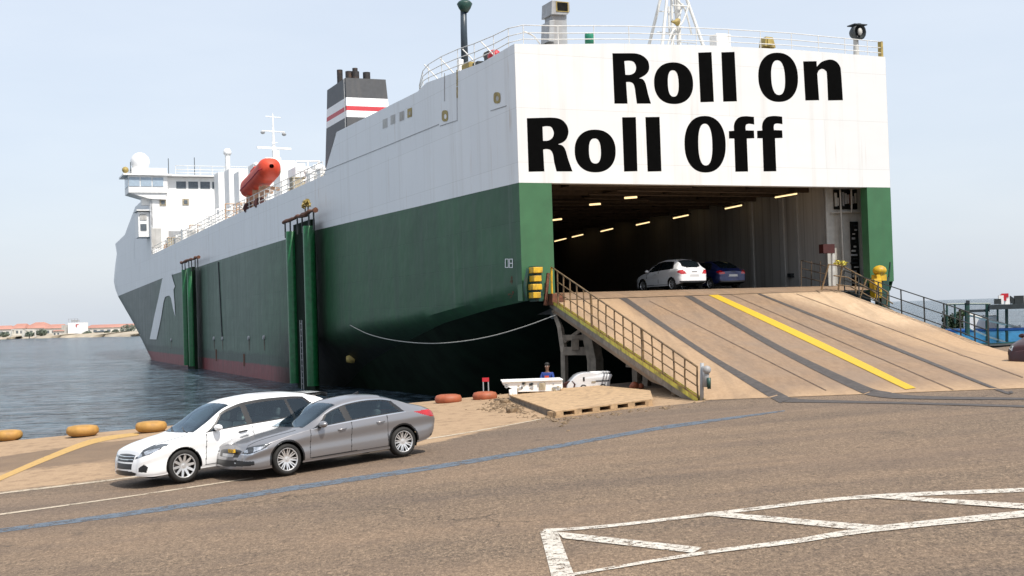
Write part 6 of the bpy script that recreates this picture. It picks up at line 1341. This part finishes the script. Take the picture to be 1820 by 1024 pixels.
for sg, root_ in ((-1, 10), (1, 14)):        # five fingers and a thumb curled on the knees
    b = Vector(B[root_][0])
    for j, (dx, ln) in enumerate(((-.024, .062), (-.008, .072), (.008, .068), (.024, .052))):
        i0 = len(B); B += [((b.x+dx, b.y-.025, b.z+.004), .009), ((b.x+dx*1.1, b.y-.025-ln*.6, b.z), .008), ((b.x+dx*1.1, b.y-.025-ln*.85, b.z-.03), .007)]; E_ += [(root_, i0), (i0, i0+1), (i0+1, i0+2)]
    i0 = len(B); B += [((b.x-sg*.03, b.y-.005, b.z), .010), ((b.x-sg*.048, b.y-.04, b.z-.01), .008)]; E_ += [(root_, i0), (i0, i0+1)]
skin('body', B, E_, 'skin', t)
g_ = lambda i, k_: (B[i][0], *[q_+k_ for q_ in B[i][1:]])
O_ = [g_(i, .016) for i in (0, 1, 2)]+[((0, -.01, Z0+.50), .085, .095)]+[g_(i, .014) for i in (7, 8, 9, 11, 12, 13, 15, 16, 17, 19, 20, 21)]
skin('overalls', O_, [(0, 1), (1, 2), (2, 3), (2, 4), (4, 5), (5, 6), (2, 7), (7, 8), (8, 9), (0, 10), (10, 11), (11, 12), (0, 13), (13, 14), (14, 15)], 'bluefabric', t)
mb = MB(); mb.grid([[(x, -.145-.02*math.cos(x*9), z) for x in np.linspace(-.07, .09, 6)] for z in np.linspace(Z0+.14, Z0+.40, 6)]); mb.build('bib', 'vest', t, smooth=True)
mb = MB(); mb.sphere((0, -.015, Z0+.81), (.092, .10, .075), 14); mb.build('hair', 'hair', t, smooth=True)
mb = MB(); [mb.sphere((x, -.108, Z0+.745), .011, 8) for x in (-.03, .03)]; mb.build('eyes', 'deckwhite', t, smooth=True)
mb = MB(); mb.sphere((0, -.122, Z0+.715), (.012, .018, .02), 8); [mb.sphere((x, -.03, Z0+.735), (.012, .02, .028), 8) for x in (-.085, .085)]; mb.box((0, -.112, Z0+.683), (.04, .01, .007)); mb.build('face', 'skin', t, smooth=True)

# ------------------------------------------------------------------ right hand background: bush, boat
rb_ = random.Random(11)
c = onramp(1690, 588)+Vector((.5, .6, -.35)); t = thing('shrub', 'dark green shrub growing against the dark rail beside the ramp', 'shrub', c)
mb = MB()
for cx, cy, cz, r, n, m in ((-.45, 0, .55, .38, 240, 0), (0, 0, .95, .45, 330, 1), (.5, .1, .75, .42, 280, 0), (.25, 0, .4, .45, 260, 1), (.75, .1, 1.05, .35, 260, 0), (-.25, 0, .25, .55, 420, 1), (.4, .1, 1.25, .3, 200, 0), (-.5, 0, .95, .3, 200, 1), (1.0, .1, .5, .35, 260, 1), (.1, -.2, .7, .6, 500, 1)):
    leafcloud(mb, (cx, cy, cz), r, r*.8, r*.8, n, .075, m, rb_)
for i in range(14):
    a_ = rb_.uniform(-.9, 1.0); tip = Vector((a_, rb_.uniform(-.2, .2), rb_.uniform(.9, 1.65)))
    for k_ in range(8): leafcloud(mb, tip*(.6+.05*k_), .05, .05, .05, 2, .07, rb_.randint(0, 1), rb_)
mb.build('foliage', ['leaf', 'leafd'], t)
mb = MB()
for i in range(9): mb.tube([(rb_.uniform(-.2, .3), 0, -.3), (rb_.uniform(-.4, .6), rb_.uniform(-.1, .1), .5), (rb_.uniform(-.7, .9), rb_.uniform(-.2, .2), 1.2)], [.03, .02, .01], 5)
mb.build('stem', 'bark', t)
YB = 58.0
bt = thing('workboat', 'blue and cyan open workboat moored beyond the ramp with a dark canopy on posts', 'boat', atY(1765, 706, YB)+Vector((0, 1.2, 0)), -.28)
BO = MAT[bt.name].inverted()
LBt, HB = 9.0, 3.0
mb = MB(); rows = []; rin = []
for i in range(33):
    u = -1+2*i/32; w_ = 2.6*max(.03, (1-abs(u)**3.2))**.6; zg = HB*(.86+.18*u*u); x = u*LBt/2
    rows.append([(x*.9, -w_*.35, 0), (x*.96, -w_*.85, .8), (x, -w_, zg), (x, -w_*.9, zg), (x, -w_*.88, zg-.28), (x, w_*.88, zg-.28), (x, w_*.9, zg), (x, w_, zg), (x*.96, w_*.85, .8), (x*.9, w_*.35, 0)])
for i in range(32):
    for k_ in range(9):
        m = {0: 0, 1: 0, 2: 1, 3: 2, 4: 2, 5: 2, 6: 1, 7: 0, 8: 0}[k_]
        mb.quad(rows[i][k_], rows[i][k_+1], rows[i+1][k_+1], rows[i+1][k_], m)
mb.build('hull', ['boatgreen', 'boatblue', 'boatcyan'], bt); MB().box((-.1, .9, HB*.86+.15), (5.2, 1.6, .7)).build('hatch_cover', 'boatcyan', bt, bevel=.12); MB().box((-.1, .9, HB*.86+.55), (5.3, 1.7, .12)).build('hatch_lid', 'boatblue', bt, bevel=.03)
mb = MB(); mb.tube([(r_[2][0], r_[2][1]-.03, r_[2][2]-.12) for r_ in rows], .08, 6); mb.tube([(r_[2][0], r_[2][1]-.03, r_[2][2]-.6) for r_ in rows], .06, 6); mb.build('rubbing_strake', 'dark', bt)
mb = MB()
for i in range(4, 30, 3): mb.lathe((rows[i][2][0], rows[i][2][1]-.12, rows[i][2][2]-.7), [(.1, -.07), (.26, -.09), (.33, 0), (.26, .09), (.1, .07)], 12, axis='Y')
mb.build('tyre_fender', 'tyre', bt, smooth=True)
lb_ = lambda x, y, Y=YB+1.0: BO @ atY(x, y, Y)
mb = MB(); a, b = lb_(1757, 546), lb_(1862, 543); mb.box(((a.x+b.x)/2, a.y+.3, (a.z+b.z)/2), (b.x-a.x, 2.2, .22)); cn = mb.build('canopy', 'dark', bt)
mb = MB()
for x, y0, y1, r in ((1754, 541, 622, .075), (1773, 546, 612, .05), (1789, 546, 614, .075), (1719, 541, 596, .12), (1697, 541, 575, .05), (1683, 541, 585, .05), (1843, 546, 612, .07)): MB().cyl(lb_(x, y0), lb_(x+.5, y1), r, n=8).build('canopy_post', 'dkgreen', bt, smooth=True, angle=40)
MB().tube([lb_(1683, 541), lb_(1720, 540), lb_(1760, 540)], .05, 6).build('canopy_beam', 'dkgreen', bt)
mb = MB(); mb.tube([lb_(1722, 559), lb_(1760, 570), lb_(1812, 583)], .07, 6); mb.tube([lb_(1724, 584), lb_(1760, 600), lb_(1815, 617)], .05, 6); mb.cyl(lb_(1812, 578), lb_(1814, 622), .06, n=6); mb.build('boat_rail', 'lgrey', bt)
mb = MB()
for x, y, w_, h_, m in ((1779, 533, .22, .42, 0), (1783, 529, .25, .3, 1), (1786, 525, .3, .18, 1), (1790, 534, .2, .38, 0), (1773, 536, .3, .25, 2), (1798, 534, .12, .3, 2), (1811, 533, .42, .4, 2), (1818, 533, .4, .36, 0), (1720, 537, .16, .16, 2)):
    p_ = lb_(x, y); mb.box(p_, (w_, .3, h_), m=m)
p_, q_ = lb_(1793, 529), lb_(1808, 541); mb.bar(p_, q_, .1, .22, m=2); mb.build('canopy_gear', ['deckwhite', 'red', 'dark'], bt)
mb = MB(); a, b = lb_(1722, 562, YB+2.4), lb_(1745, 580, YB+2.4); mb.box(((a.x+b.x)/2+.25, a.y+.3, (a.z+b.z)/2-.1), (1.5, 1.2, .75)); mb.build('deck_cabin', 'deckwhite', bt, bevel=.1); p_ = lb_(1736, 552.5, YB+2.4); MB().box(p_, (1.1, 1.0, .12)).build('cabin_roof', 'dark', bt)  # white cabin added in place of bright, glittering water
